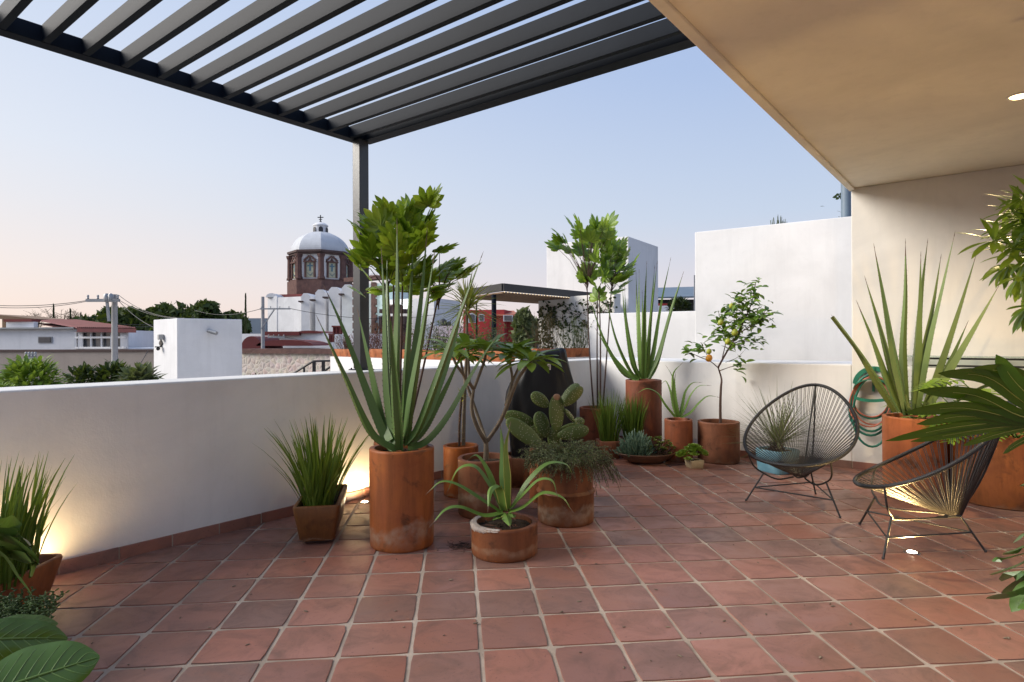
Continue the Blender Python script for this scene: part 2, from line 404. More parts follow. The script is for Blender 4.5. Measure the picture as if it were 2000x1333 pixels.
# ================================================================ STEEL PERGOLA
PZ = 3.02; PB = .10
pc = P(706, 275, 5.02); PY = 5.02
pq = G(706, 723, HP); PY = pq.y; PX = pq.x
PZ = ZZ(706, 276, PY)                                         # underside of the beams
pg = thing('pergola', 'dark grey steel pergola with parallel slats spanning from the post to the roof slab', 'pergola', (PX, PY, HP))
ra = math.atan2(DW.y, DW.x)
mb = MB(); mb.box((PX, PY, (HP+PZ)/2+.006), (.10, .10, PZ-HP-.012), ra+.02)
post = mb.build('post', M['steelpost'], pg, None, .004)
mb = MB(); mb.box((PX, PY, HP+.004), (.16, .16, .008), ra); 
for sx in (-1, 1):
    for sy in (-1, 1):
        v = DW*(.062*sx)+NW*(.062*sy); mb.lathe([(.008, 0), (.008, .01), (.004, .012)], (PX+v.x, PY+v.y, HP+.008), 6)
mb.build('base_plate', M['steel'], pg)
# direction of the end beam from the photograph: a second point of it, at the same height
def atz(px, py, z):
    x, zz = ray(px, py); Y = (z-CH)/zz; return Vector((x*Y, Y, 0))
c0 = Vector((PX, PY, 0)); eb = atz(1345, 76, PZ)-c0; eb.normalize()
lb = atz(0, 57, PZ)-c0; lb.normalize()
slabn = lambda p: (p-e0).dot(NW)                                # distance past the slab edge
def reach(p, d): return -slabn(p)/d.dot(NW)
LL = reach(c0, eb)
mid = Vector((0, 0, PZ+.05))
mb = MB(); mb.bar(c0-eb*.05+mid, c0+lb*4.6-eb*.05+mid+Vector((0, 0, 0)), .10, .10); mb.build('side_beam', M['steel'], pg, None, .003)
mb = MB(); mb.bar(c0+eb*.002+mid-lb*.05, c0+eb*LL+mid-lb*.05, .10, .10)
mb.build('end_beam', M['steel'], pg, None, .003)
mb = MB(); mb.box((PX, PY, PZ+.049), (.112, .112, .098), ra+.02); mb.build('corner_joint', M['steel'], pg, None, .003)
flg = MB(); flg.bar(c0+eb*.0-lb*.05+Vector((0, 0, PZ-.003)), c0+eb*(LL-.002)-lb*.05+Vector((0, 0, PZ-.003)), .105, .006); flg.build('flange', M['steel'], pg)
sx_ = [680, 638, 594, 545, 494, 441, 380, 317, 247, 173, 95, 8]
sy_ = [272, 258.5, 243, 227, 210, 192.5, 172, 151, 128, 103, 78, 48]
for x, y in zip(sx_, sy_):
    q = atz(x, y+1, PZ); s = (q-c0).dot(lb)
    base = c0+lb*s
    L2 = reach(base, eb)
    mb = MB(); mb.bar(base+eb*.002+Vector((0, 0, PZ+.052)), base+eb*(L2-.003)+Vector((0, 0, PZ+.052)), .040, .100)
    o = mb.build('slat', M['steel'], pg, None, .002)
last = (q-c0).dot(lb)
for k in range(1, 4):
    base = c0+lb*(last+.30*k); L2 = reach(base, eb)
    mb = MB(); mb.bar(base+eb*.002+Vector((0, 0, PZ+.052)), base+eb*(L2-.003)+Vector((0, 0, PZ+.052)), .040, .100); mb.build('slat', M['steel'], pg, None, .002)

# ================================================================ LAMPS
M['lamp'] = emis('lamp_glass', (1, .86, .62), 60); M['lampring'] = pmat('lamp_ring', (.25, .24, .23), None, 5, .3, 0, 40, .9)
def uplight(px, py, label, energy, aim=(0, 0, 1), size=150, col=(1, .70, .34)):
    p = G(px, py); t = thing('floor_uplight', label, 'lamp', (p.x, p.y, 0), 'uplights set into the terrace floor')
    mb = MB(); mb.lathe([(.028, .004), (.045, .004), (.047, .001), (.047, -.002), (.028, -.002)], p, 28, cap=False); mb.build('ring', M['lampring'], t, 40)
    mb = MB(); mb.lathe([(.028, .0015), (.020, .0055), (.006, .0075)], p, 24); mb.build('lens', M['lamp'], t, 60)
    L = bpy.data.lights.new('uplight_lamp', 'SPOT'); L.energy = energy; L.color = col; L.spot_size = math.radians(size); L.spot_blend = .6; L.shadow_soft_size = .04
    o = bpy.data.objects.new('uplight_lamp', L); COL.objects.link(o); o.location = (0, 0, .02); o.parent = t
    o.rotation_euler = Vector(aim).to_track_quat('-Z', 'Y').to_euler()
uplight(712, 981, 'small lit floor uplight glowing between the grass planter and the tall agave pot', 17, (-.05, .06, 1), 172)
uplight(1781, 1079, 'small lit floor uplight glowing beneath the front black cord chair', 88, (.0, .0, 1), 168, (1, .64, .25))
uplight(22, 1155, 'floor uplight washing the parapet behind the long grass trough', 30, (-.05, .05, 1), 172)
p = P(1990, 187, (RZ-CH)/ray(1990, 187)[1])
t = thing('ceiling_downlight', 'small glowing lamp recessed in the underside of the roof slab', 'lamp', (p.x, p.y, RZ))
mb = MB(); mb.lathe([(.05, -.008), (.062, -.006), (.064, -.001), (.05, -.001)], (p.x, p.y, RZ), 28, cap=False); mb.build('ring', M['white'], t, 40)
mb = MB(); mb.lathe([(.05, -.002), (.036, -.014), (.012, -.02)], (p.x, p.y, RZ), 24); mb.build('lens', emis('downlight_glass', (1, .74, .34), 9), t, 60)
L = bpy.data.lights.new('downlight_lamp', 'SPOT'); L.spot_size = math.radians(150); L.spot_blend = .8; L.energy = 130; L.color = (1, .76, .42); L.shadow_soft_size = .04
o = bpy.data.objects.new('downlight_lamp', L); COL.objects.link(o); o.location = (0, 0, -.05); o.parent = t

# ================================================================ CAMERA, SKY, SUN
cam = bpy.data.cameras.new('camera'); co = bpy.data.objects.new('camera', cam); COL.objects.link(co)
cam.sensor_width = 36; cam.lens = F/2000*36; cam.shift_y = -(666.5-CY)/2000; cam.clip_start = .02; cam.clip_end = 3000
co.matrix_world = Matrix.Translation((0, 0, CH)) @ Matrix.Rotation(math.pi/2, 4, 'X') @ Matrix.Rotation(RO, 4, 'Z')
SC.camera = co
SUN_EL, SUN_AZ = math.radians(7), math.radians(-70)            # azimuth from +Y, towards -X
sd = Vector((math.sin(SUN_AZ)*math.cos(SUN_EL), math.cos(SUN_AZ)*math.cos(SUN_EL), math.sin(SUN_EL)))
w = bpy.data.worlds.new('World'); SC.world = w; w.use_nodes = True; nt = w.node_tree; nt.nodes.clear()
out = nt.nodes.new('ShaderNodeOutputWorld'); bg = nt.nodes.new('ShaderNodeBackground'); lk(nt, bg.outputs[0], out.inputs[0])
sky = nt.nodes.new('ShaderNodeTexSky'); sky.sky_type = 'NISHITA'; sky.sun_disc = False
sky.sun_elevation = SUN_EL; sky.sun_rotation = SUN_AZ; sky.dust_density = 1.0; sky.air_density = 1.0
tc = nt.nodes.new('ShaderNodeTexCoord'); sp = nt.nodes.new('ShaderNodeSeparateXYZ'); lk(nt, tc.outputs['Generated'], sp.inputs[0])
el = math_(nt, 'ARCSINE', sp.outputs[2])
g = ramp(nt, math_(nt, 'DIVIDE', el, 1.2, True), [(0, (.74, .63, .63)), (.06, (.67, .64, .70)), (.16, (.50, .595, .75)), (.34, (.345, .465, .72)), (.62, (.27, .39, .69)), (1, (.32, .43, .69))])
dt = nt.nodes.new('ShaderNodeVectorMath'); dt.operation = 'DOT_PRODUCT'; lk(nt, tc.outputs['Generated'], dt.inputs[0]); dt.inputs[1].default_value = sd
glow = math_(nt, 'POWER', math_(nt, 'MULTIPLY_ADD', dt.outputs['Value'], .5) if False else math_(nt, 'ADD', math_(nt, 'MULTIPLY', dt.outputs['Value'], .5), .5, True), 3.0)
gcol = ramp(nt, math_(nt, 'DIVIDE', el, 1.2, True), [(0, (.92, .72, .60)), (.08, (.90, .79, .73)), (.22, (.79, .815, .87)), (.45, (.63, .72, .87))])
g = mixc(nt, math_(nt, 'MULTIPLY', glow, .9), g, gcol)
nsk = mixc(nt, 1.0, sky.outputs[0], (.075, .075, .075), 'MULTIPLY')
fin = mixc(nt, .06, g, nsk)
lk(nt, fin, bg.inputs[0]); bg.inputs[1].default_value = 1.0
sun = bpy.data.lights.new('sun', 'SUN'); sun.energy = 4.2; sun.angle = math.radians(36); sun.color = (1, .93, .84)
so = bpy.data.objects.new('sun', sun); COL.objects.link(so)
sdl = Vector((math.sin(math.radians(-95))*math.cos(math.radians(30)), math.cos(math.radians(-95))*math.cos(math.radians(30)), math.sin(math.radians(30))))
so.rotation_euler = sdl.to_track_quat('Z', 'Y').to_euler()
SC.view_settings.view_transform = 'Standard'; SC.view_settings.look = 'None'; SC.view_settings.exposure = 0.2; SC.view_settings.gamma = 1
SC.render.engine = 'CYCLES'; SC.cycles.use_denoising = True; SC.cycles.max_bounces = 8; SC.cycles.sample_clamp_indirect = 6; SC.cycles.caustics_reflective = False; SC.cycles.caustics_refractive = False
# ================================================================ POTS
def potgeo(cx, yb, wpx, ytf):
    g = G(cx, yb); k = wpx/2/F; Yf = g.y; r = k*Yf/(1-k); Yc = Yf+r
    h = ZZ(cx, ytf, Yf); v = XY(cx, Yc); return v, r, h, Yc
def cyl_pot(t, c, r, h, mat, taper=1.0, th=.028, seed=0, soil=.05, n=44, ridge=None, lipr=.014):
    rb = r*taper; mb = MB()
    pr = [(rb*.955, 0.0), (rb*.985, .006), (rb, .02)]
    for q in (.15, .3, .45, .6, .75, .9): pr.append((rb+(r-rb)*q, .02+(h-.04)*q))
    if ridge:
        pr = [(rb*.955, 0), (rb*.985, .006), (rb, .02), (rb+.002, ridge*.5), (rb, ridge-.02), (rb+.008, ridge-.008), (rb+.010, ridge), (rb+.005, ridge+.008), (rb-.006, ridge+.02), (r-.004, h*.8)]
    pr += [(r, h-lipr*1.3), (r+.001, h-lipr*.7), (r-.003, h-.003), (r-th*.5, h), (r-th+.003, h-.004), (r-th, h-.015), (r-th-.002, h-soil)]
    mb.lathe(pr, c, n, 0, .007, ph=seed*1.7)
    p = mb.build('pot', mat, t, 40)
    mb = MB(); rs = random.Random(seed)
    vs = [c+Vector((0, 0, h-soil+.012))]
    for k_ in (.35, .7, 1.0):
        for j in range(20):
            a = 2*math.pi*j/20; vs.append(c+Vector((math.cos(a)*(r-th)*k_, math.sin(a)*(r-th)*k_, h-soil+rs.uniform(-.006, .014))))
    fs = [(0, 1+j, 1+(j+1) % 20) for j in range(20)]
    for q in range(2):
        for j in range(20): fs.append((1+q*20+j, 21+q*20+j, 21+q*20+(j+1) % 20, 1+q*20+(j+1) % 20))
    mb.add(vs, fs)
    for _ in range(26):
        a = rs.uniform(0, 6.28); q = rs.uniform(0, .85)*(r-th); s = rs.uniform(.005, .013)
        mb.ell(c+Vector((math.cos(a)*q, math.sin(a)*q, h-soil+.008)), Vector((0, 0, s*.7)), Vector((s, 0, 0)), Vector((0, s, 0)), 5, 4)
    mb.build('soil', M['soil'], t, 50); return p
def round_rect(w, d, r, n=4):
    out = []
    for sx, sy, a0 in ((1, 1, 0), (-1, 1, 90), (-1, -1, 180), (1, -1, 270)):
        for k in range(n+1):
            a = math.radians(a0+90*k/n); out.append((sx*(w/2-r)+r*math.cos(a), sy*(d/2-r)+r*math.sin(a)))
    return out
def box_pot(t, c, w, d, h, mat, rz, taper=.78, th=.028, rad=.03, soil=.05, z0=0.0):
    mb = MB(); M3 = Matrix.Rotation(rz, 3, 'Z'); lv = []
    for s, z, ins in ((taper, z0, .008), (taper, z0+.012, 0), ((1+taper)/2, z0+h*.5, 0), (1, z0+h-.012, 0), (1, z0+h-.003, .004), (1, z0+h, .012), (1, z0+h-.002, th-.006), (1, z0+h-.012, th), (.98, z0+h-soil, th+.004)):
        lv.append([c+M3 @ Vector((x, y, z)) for x, y in round_rect(w*s-2*ins, d*(1-(1-s)*w/d)-2*ins, max(.006, rad-ins))])
    n = len(lv[0]); vs = [p for l in lv for p in l]
    fs = [(i*n+j, i*n+(j+1) % n, (i+1)*n+(j+1) % n, (i+1)*n+j) for i in range(len(lv)-1) for j in range(n)]
    fs += [tuple(range(n-1, -1, -1))]
    mb.add(vs, fs); p = mb.build('pot', mat, t, 40)
    mb = MB(); rs = random.Random(int(w*1000)); g = []
    for i in range(7):
        for j in range(7):
            g.append(c+M3 @ Vector(((i/6-.5)*(w-2*th), (j/6-.5)*(d-2*th), z0+h-soil+rs.uniform(-.006, .012))))
    mb.add(g, [(i*7+j, (i+1)*7+j, (i+1)*7+j+1, i*7+j+1) for i in range(6) for j in range(6)])
    mb.build('soil', M['soil'], t, 50); return p
TC = lambda n, a, b, s, **k: terracotta(n, a, b, s, **k)
# ================================================================ LEAF MATERIALS
M['agave'] = leafmat('agave_leaf', (.085, .17, .055), (.15, .26, .09), .42, .06, .6, 3)
M['agave2'] = leafmat('agave_leaf_fresh', (.13, .25, .06), (.23, .38, .10), .40, .08, .6, 3)
M['agave3'] = leafmat('agave_leaf_pale', (.15, .24, .09), (.24, .34, .14), .42, .06, .6, 3)
M['margin'] = pmat('yellow_leaf_margin', (.48, .48, .12), (.36, .40, .09), 9, .45)
M['spine'] = pmat('leaf_spine', (.09, .05, .03), (.15, .09, .05), 9, .6)
M['fatsia'] = leafmat('fatsia_leaf', (.13, .235, .026), (.33, .46, .05), .33, .38, .65, 7, .5, (.32, .30, .05), 1.0)
M['fatsia2'] = leafmat('fatsia_leaf_dark', (.11, .21, .028), (.27, .41, .06), .33, .36, .65, 7, .5, None, 1.0)
M['grass'] = leafmat('grass_blade', (.07, .14, .022), (.20, .31, .06), .45, .25, .75, 5, .4, (.30, .27, .08))
M['plum'] = leafmat('plumeria_leaf', (.14, .27, .05), (.30, .46, .09), .34, .25, .6, 9, .5)
M['dracaena'] = leafmat('dracaena_leaf', (.19, .24, .06), (.38, .40, .13), .45, .25, .7, 6)
M['needle'] = leafmat('rosemary_leaf', (.13, .18, .11), (.28, .34, .22), .6, .15, .8, 8)
M['yucca'] = leafmat('yucca_leaf', (.13, .18, .09), (.27, .31, .17), .5, .15, .8, 5, .4)
M['citrus'] = leafmat('citrus_leaf', (.08, .19, .022), (.25, .40, .06), .32, .25, .7, 9, .5)
M['monstera'] = leafmat('monstera_leaf', (.040, .115, .012), (.085, .19, .02), .20, .16, .5, 5, .6)
M['shade'] = leafmat('dark_broad_leaf', (.08, .17, .05), (.15, .26, .08), .28, .15, .5, 5, .5)
M['blue'] = leafmat('blue_succulent', (.11, .20, .18), (.20, .31, .27), .5, .1, .7, 8)
M['sedum'] = leafmat('sedum_rosette', (.13, .21, .05), (.26, .30, .10), .5, .15, .7, 8, .4, (.30, .17, .10))
M['lime'] = leafmat('lime_rosette', (.17, .30, .04), (.34, .48, .10), .45, .25, .6, 8)
M['vein'] = pmat('pale_leaf_vein', (.36, .36, .08), (.28, .31, .06), 8, .4)

# ---------------------------------------------------------------- agave leaves
def sword(mb, pts, W, base=.8, mx=.22, tipw=1.0, fold=.42, th=.55, teeth=0, tooth=.011, side=None, n=7, edge=None, cap=None):
    q = cr(pts, n); k = len(q); L = [0]
    for a, b in zip(q, q[1:]): L.append(L[-1]+(b-a).length)
    ws = []
    for l in L:
        t = l/L[-1]
        w = base+(1-base)*min(1, t/mx) if t < mx else max(0.0, 1-(t-mx)/(1-mx))**tipw
        ws.append(max(.0008, W*w))
    if cap: ws = [max(x, W*cap) for x in ws]
    t = (q[-1]-q[0]).normalized()
    if side is None:
        out = Vector((q[-1].x-q[0].x, q[-1].y-q[0].y, 0))
        if out.length < .02: out = Vector((0, -1, 0))
        side = out.normalized().cross(Vector((0, 0, 1)))*-1
    mb.blade(q, ws, side, fold, th, 0, edge, tip=None if cap else (int((k-1)*U(.93, .99)), 1))
    if teeth:
        for i in range(1, int(teeth)):
            l = L[-1]*i/teeth*.92; j = max(1, next(x for x in range(k) if L[x] >= l)); f = (l-L[j-1])/max(1e-6, L[j]-L[j-1])
            p = q[j-1].lerp(q[j], f); w = ws[j-1]+(ws[j]-ws[j-1])*f; tt = (q[j]-q[j-1]).normalized()
            s = (side-tt*side.dot(tt)).normalized(); nn = s.cross(tt)
            for sg in (-1, 1):
                e = p+s*sg*w*.97+nn*w*fold; h = tooth*(1-.5*i/teeth)
                d = tt*h*.45; mb.add([e-d, e+d, e+s*sg*h*.75+tt*h*.7, e+nn*h*.25], [(0, 1, 2), (1, 3, 2), (3, 0, 2)], 1)
    tip = q[-1]; td = (q[-1]-q[-2]).normalized(); mb.tube([tip-td*.02, tip+td*.025], [min(.003, ws[-3]), .0005], 5, 1)
def agave(t, leaves, c, Yc, W, mat, spread=.3, teeth=26, **kw):
    """leaves: traced in the photo: (base px,py) ... (tip px,py), last item = how far the tip stands behind the pot's axis"""
    for lv in leaves:
        pts = lv[:-1]; dz = lv[-1]; n = len(pts); q = []
        for i, p in enumerate(pts):
            f = i/(n-1); q.append(P(p[0], p[1], Yc+dz*f**1.1+(.02 if dz > 0 else -.02)))
        mb = MB(); w = W*U(.9, 1.1); sword(mb, q, w, teeth=teeth, **kw)
        mb.build('leaf', [mat, M['spine']]+([M['margin']] if kw.get('edge') else []), t, 35)

# ================================================================ 1 tall agave in the big cylinder
v, r, h, Yc = potgeo(784, 1083, 124, 884)
t = thing('potted_agave', 'tall green agave in the biggest cylinder pot with a pale tide mark near its foot', 'potted plant', v, 'agaves in terracotta pots')
cyl_pot(t, v, r, h, TC('terracotta_tall', (.43, .165, .06), (.36, .13, .055), 1, stain=(.17, .24), scol=(.44, .34, .25), gl=.5), .985, .036, 1)
z6 = lambda x, y: (620+x/2.425, 350+y/2.425)
AG1 = [[(1, 660), (120, 910), (255, 1200), (370, 1282), -.25], [(35, 515), (120, 700), (240, 1010), (330, 1235), (375, 1280), .15], [(190, 620), (250, 870), (310, 1130), (350, 1240), .3],
       [(303, 330), (318, 600), (330, 950), (352, 1180), (365, 1260), .2], [(377, 200), (380, 620), (372, 960), (385, 1270), .02], [(340, 600), (362, 850), (388, 1150), (392, 1285), -.18],
       [(455, 270), (432, 700), (415, 1000), (405, 1260), .32], [(520, 240), (490, 560), (440, 950), (412, 1250), .1], [(555, 350), (500, 700), (440, 1050), (418, 1255), -.05],
       [(780, 360), (700, 570), (600, 850), (480, 1170), (415, 1255), -.12], [(690, 560), (640, 800), (520, 1120), (425, 1250), .15], [(690, 810), (600, 1000), (500, 1180), (430, 1255), .33],
       [(865, 720), (745, 900), (620, 1120), (520, 1240), (430, 1275), .05], [(330, 330), (333, 700), (350, 1050), (375, 1250), .38]]
agave(t, [[z6(*p) for p in reversed(l[:-1])]+[l[-1]] for l in AG1], v, Yc, .031, M['agave'], teeth=34, base=.95, mx=.25, tipw=.85, fold=.6, th=.8)
# ================================================================ 2 tall agave in the back pot
v, r, h, Yc = potgeo(1256.5, 890.5, 69, 744)
t = thing('potted_agave', 'upright agave with stiff narrow leaves in a tall red-brown cylinder pot near the wall corner', 'potted plant', v, 'agaves in terracotta pots')
cyl_pot(t, v, r, h, TC('terracotta_corner', (.29, .105, .065), (.21, .08, .052), 2, stain=(.02, .03)), 1.0, .035, 2)
z8 = lambda x, y: (1060+x/2.47, 400+y/2.47)
AG2 = [[(395, 400), (405, 560), (440, 760), (470, 830), .1], [(385, 390), (395, 520), (430, 740), (465, 835), -.12], [(450, 330), (458, 540), (470, 720), (480, 838), .25], [(465, 320), (467, 560), (478, 840), .05],
       [(502, 280), (492, 500), (486, 840), -.2], [(500, 350), (488, 600), (482, 840), .3], [(540, 300), (520, 520), (492, 838), .1], [(552, 280), (520, 560), (500, 838), -.1], [(617, 262), (570, 480), (530, 720), (500, 836), .1],
       [(678, 330), (620, 500), (560, 720), (505, 838), -.05], [(672, 350), (600, 580), (545, 770), (510, 840), .22], [(300, 420), (350, 640), (420, 800), (465, 838), .0], [(225, 450), (300, 660), (390, 810), (455, 842), -.2], [(255, 600), (330, 720), (420, 825), (465, 845), .25], [(480, 420), (484, 620), (487, 840), .18]]
agave(t, [[z8(*p) for p in reversed(l[:-1])]+[l[-1]] for l in AG2], v, Yc, .029, M['agave2'], teeth=22, base=.8, mx=.2, tipw=1.0, fold=.6, th=.8)
# ================================================================ 3 agave by the house wall
v, r, h, Yc = potgeo(1785, 978, 108, 820)
t = thing('potted_agave', 'wide-spread agave in a bright orange cylinder pot behind the front chair', 'potted plant', v, 'agaves in terracotta pots')
cyl_pot(t, v, r, h, TC('terracotta_orange', (.50, .19, .085), (.42, .155, .07), 3, stain=(.02, .03), gl=.6), .99, .035, 3)
z2 = lambda x, y: (1600+x/3.175, 380+y/3.175)
AG3 = [[(85, 760), (250, 980), (400, 1220), (480, 1350), -.2, .75], [(235, 670), (330, 900), (440, 1200), (510, 1350), .15, 0], [(285, 520), (370, 800), (460, 1130), (530, 1360), .1, 0], [(340, 320), (400, 620), (470, 1000), (545, 1370), -.1, 0],
       [(535, 290), (535, 620), (520, 1000), (545, 1370), .25, 0], [(530, 1240), (545, 1370), .0, .9], [(630, 370), (615, 800), (590, 1360), .05, 0], [(672, 290), (630, 620), (600, 1000), (580, 1370), .3, 0], [(755, 385), (700, 700), (640, 1000), (600, 1370), .12, 0],
       [(840, 245), (760, 600), (680, 950), (610, 1370), -.15, 0], [(975, 370), (860, 730), (740, 1080), (625, 1380), .12, 0], [(920, 795), (800, 1050), (640, 1370), .3, 0], [(1115, 565), (960, 830), (800, 1100), (640, 1380), -.1, 0]]
for l in AG3:
    agave(t, [[z2(*p) for p in reversed(l[:-2])]+[l[-2]*(.6 if l[-2] > 0 else 1)]], v, Yc, .033, M['agave3'], teeth=30 if len(l) > 5 else 6, base=.72, mx=.3, tipw=.9, fold=.65, th=.85, cap=.5 if l[-1] else None)
# ================================================================ 4 low agave in the wide bowl pot
v, r, h, Yc = potgeo(983.5, 1102, 129, 1038)
t = thing('potted_agave', 'small arching agave with yellow-edged leaves in the low wide pot with a whitened rim', 'potted plant', v, 'agaves in terracotta pots')
m_ = TC('terracotta_low', (.28, .12, .06), (.20, .085, .047), 4, stain=(.30, .36), scol=(.38, .24, .15), gl=.5)
cyl_pot(t, v, r, h, m_, 1.0, .036, 4, .035)
# lime crust on the rim
mb = MB(); rs = random.Random(8)
for a in range(150, 262, 4):
    an = math.radians(a); w_ = .024*math.sin(math.pi*(a-150)/112)+.006; wz = .022*math.sin(math.pi*(a-150)/112)**1.5*U(.6, 1.3)+.004
    for q in range(3):
        p = v+Vector((math.cos(an+U(-.03, .03))*(r-.012*q), math.sin(an)*(r-.012*q), h-.006+(.004 if q else -wz*.4)))
        tg = Vector((-math.sin(an), math.cos(an), 0)); rd = Vector((math.cos(an), math.sin(an), 0))
        mb.ell(p, tg*U(.012, .02), rd*(.006 if q == 0 else .011), Vector((0, 0, wz*.7 if q == 0 else .005)), 7, 5)
mb.build('lime_crust', pmat('lime_crust', (.50, .45, .41), (.34, .27, .22), 30, .95, .6, 90), t, 60)
z7 = lambda x, y: (820+x/2.665, 620+y/2.665)
AG4 = [[(45, 910), (110, 855), (200, 870), (330, 950), (420, 1010), -.05], [(60, 1082), (130, 1000), (210, 985), (330, 1028), (430, 1012), -.22], [(145, 905), (200, 790), (290, 775), (370, 880), (430, 1000), .0],
       [(245, 745), (300, 718), (360, 800), (405, 920), (440, 1000), .2], [(355, 1000), (368, 900), (410, 885), (440, 1005), -.25], [(420, 565), (432, 700), (438, 850), (445, 1000), .12], [(470, 560), (445, 680), (452, 850), (455, 1000), -.02],
       [(800, 830), (760, 765), (660, 760), (560, 850), (480, 985), .1], [(715, 925), (690, 850), (620, 845), (540, 920), (470, 995), -.1], [(790, 1005), (740, 935), (640, 912), (540, 985), (465, 1010), -.12],
       [(470, 1090), (455, 1050), (440, 1020), -.2], [(430, 1040), (400, 1050), (420, 1025), -.12], [(490, 1045), (480, 1030), (465, 1022), -.05], [(390, 880), (415, 930), (440, 1005), .25]]
agave(t, [[z7(*p) for p in reversed(l[:-1])]+[l[-1]] for l in AG4], v, Yc, .030, M['agave2'], teeth=0, base=.75, mx=.4, tipw=.8, fold=.25, th=.3, edge=2)
# ================================================================ 5 aloe in the middle pot by the wall
v, r, h, Yc = potgeo(1324.5, 905, 53, 822)
t = thing('potted_aloe', 'small aloe with curling pale green leaves in a plain pot beside the lemon tree', 'potted plant', v)
cyl_pot(t, v, r, h, TC('terracotta_aloe', (.36, .13, .075), (.25, .10, .06), 5, stain=(.02, .03), damp=.5), 1.0, .03, 5)
z1 = lambda x, y: (1180+x/5.127, 660+y/5.127)
AL = [[(330, 555), (430, 510), (540, 560), (620, 680), (715, 795), -.15], [(575, 460), (620, 435), (665, 530), (700, 680), (735, 795), .2], [(625, 290), (670, 360), (690, 430), (690, 600), (740, 795), .08], [(775, 262), (700, 340), (685, 440), (700, 600), (745, 795), .12],
      [(715, 360), (705, 450), (715, 620), (742, 795), -.08], [(965, 448), (880, 455), (810, 540), (775, 690), (755, 795), .15], [(1050, 478), (950, 485), (870, 570), (815, 700), (765, 795), -.12], [(1150, 597), (1040, 585), (950, 650), (860, 750), (770, 798), .05]]
agave(t, [[z1(*p) for p in reversed(l[:-1])]+[l[-1]] for l in AL], v, Yc, .023, M['agave2'], teeth=14, base=.9, mx=.25, tipw=.8, fold=.3)

# ================================================================ FATSIA TREES
def fatsia_leaf(mb, base, d, up, S, rs, n=7):
    d = d.normalized(); sd = d.cross(up)
    if sd.length < 1e-3: sd = d.orthogonal()
    sd.normalize(); nn = sd.cross(d).normalized()
    for k in range(n):
        a = (k-(n-1)/2)/((n-1)/2); an = a*1.45
        ld = (d*math.cos(an)+sd*math.sin(an)+nn*(.22+.15*abs(a))).normalized(); L = S*(1-.30*abs(a)**1.5)*rs.uniform(.92, 1.08)
        pts = []; ws = []
        for i in range(9):
            t = i/8; pts.append(base+ld*L*t-nn*(.30*L*t*t))
            w = .155*S*(max(0, math.sin(math.pi*min(1, t**1.3)))**.65 if t < 1 else 0)+.012*S; w *= (1.0 if i % 2 == 0 or t < .5 else .86)*(.05 if t == 1 else 1)
            ws.append(max(.0008, w))
        mb.blade(pts, ws, nn.cross(ld), .22)
def fatsia(t, stems, centers, Y, dY, S, mat, seed, per=3):
    rs = random.Random(seed); tops = []
    for s in stems:
        pts = cr([P(p[0], p[1], Y+p[2]) for p in s], 5); n = len(pts)
        mb = MB(); mb.tube(pts, [.012-.006*i/(n-1) for i in range(n)], 7); mb.build('stem', M['stem'], t, 60); tops.append(pts[-1])
    cc = sum(tops, Vector())/len(tops)-Vector((0, 0, .12)); pt = MB(); lf = MB()
    for (x, y) in centers:
        p0 = P(x, y, Y+rs.uniform(-dY, dY)); q = min(tops, key=lambda o: (o-p0).length+rs.uniform(0, .1))
        for k in range(per):
            p = p0+Vector((rs.uniform(-.09, .09), rs.uniform(-.14, .14), rs.uniform(-.07, .07)))
            d = (p-cc); d.z *= .6; d = d.normalized()+Vector((rs.uniform(-.4, .4), rs.uniform(-.4, .4), rs.uniform(.15, .9))); d.normalize()
            b = p-d*S*.45; m = q.lerp(b, .6)+Vector((0, 0, .02))
            pt.tube([q-Vector((0, 0, rs.uniform(.0, .12))), m, b], [.0035, .003, .0025], 5)
            upv = Vector((rs.uniform(-.3, .3), rs.uniform(-.5, -.05), 1)).normalized()
            fatsia_leaf(lf, b, d, upv, S*rs.uniform(.72, 1.1), rs)
    pt.build('petioles', M['stem'], t, 60); lf.build('foliage', mat, t)
v, r, h, Yc = potgeo(775, 985, 85, 872); Yc = 4.46; v = XY(772, Yc); r = .16; h = ZZ(772, 868, Yc-.16)
t = thing('potted_fatsia', 'tall fatsia with lobed leaves on bare stems, its pot hidden behind the tall agave', 'potted plant', v, 'potted fatsias')
cyl_pot(t, v, r, h, TC('terracotta_hidden', (.40, .16, .07), (.33, .12, .06), 6), .98, .03, 6)
ST = [[(790, 870, 0), (822, 740, .05), (857, 575, .1)], [(778, 872, .03), (783, 700, .05), (787, 520, 0)], [(770, 872, 0), (764, 690, -.05), (757, 545, -.1)], [(782, 872, -.03), (797, 690, .1), (800, 505, .15)], [(775, 872, .05), (770, 680, .12), (768, 470, .1)]]
FC = [(698, 448), (722, 470), (700, 488), (722, 505), (735, 440), (752, 420), (775, 432), (788, 415), (810, 405), (832, 400), (846, 425), (858, 455), (835, 450), (800, 445), (765, 465), (785, 490), (815, 490), (850, 495), (880, 500), (902, 520), (885, 540), (862, 540), (835, 530), (800, 530), (760, 530), (735, 520), (718, 560), (845, 570), (880, 568), (815, 560)]
fatsia(t, ST, FC, Yc, .26, .185, M['fatsia'], 4, 3)
v, r, h, Yc = potgeo(1163, 878, 64, 799)
t = thing('potted_fatsia', 'smaller fatsia tree on four bare stems in front of the white block', 'potted plant', v, 'potted fatsias')
cyl_pot(t, v, r, h, TC('terracotta_fatsia', (.35, .125, .07), (.27, .10, .06), 7, stain=(.02, .03)), 1.0, .032, 7)
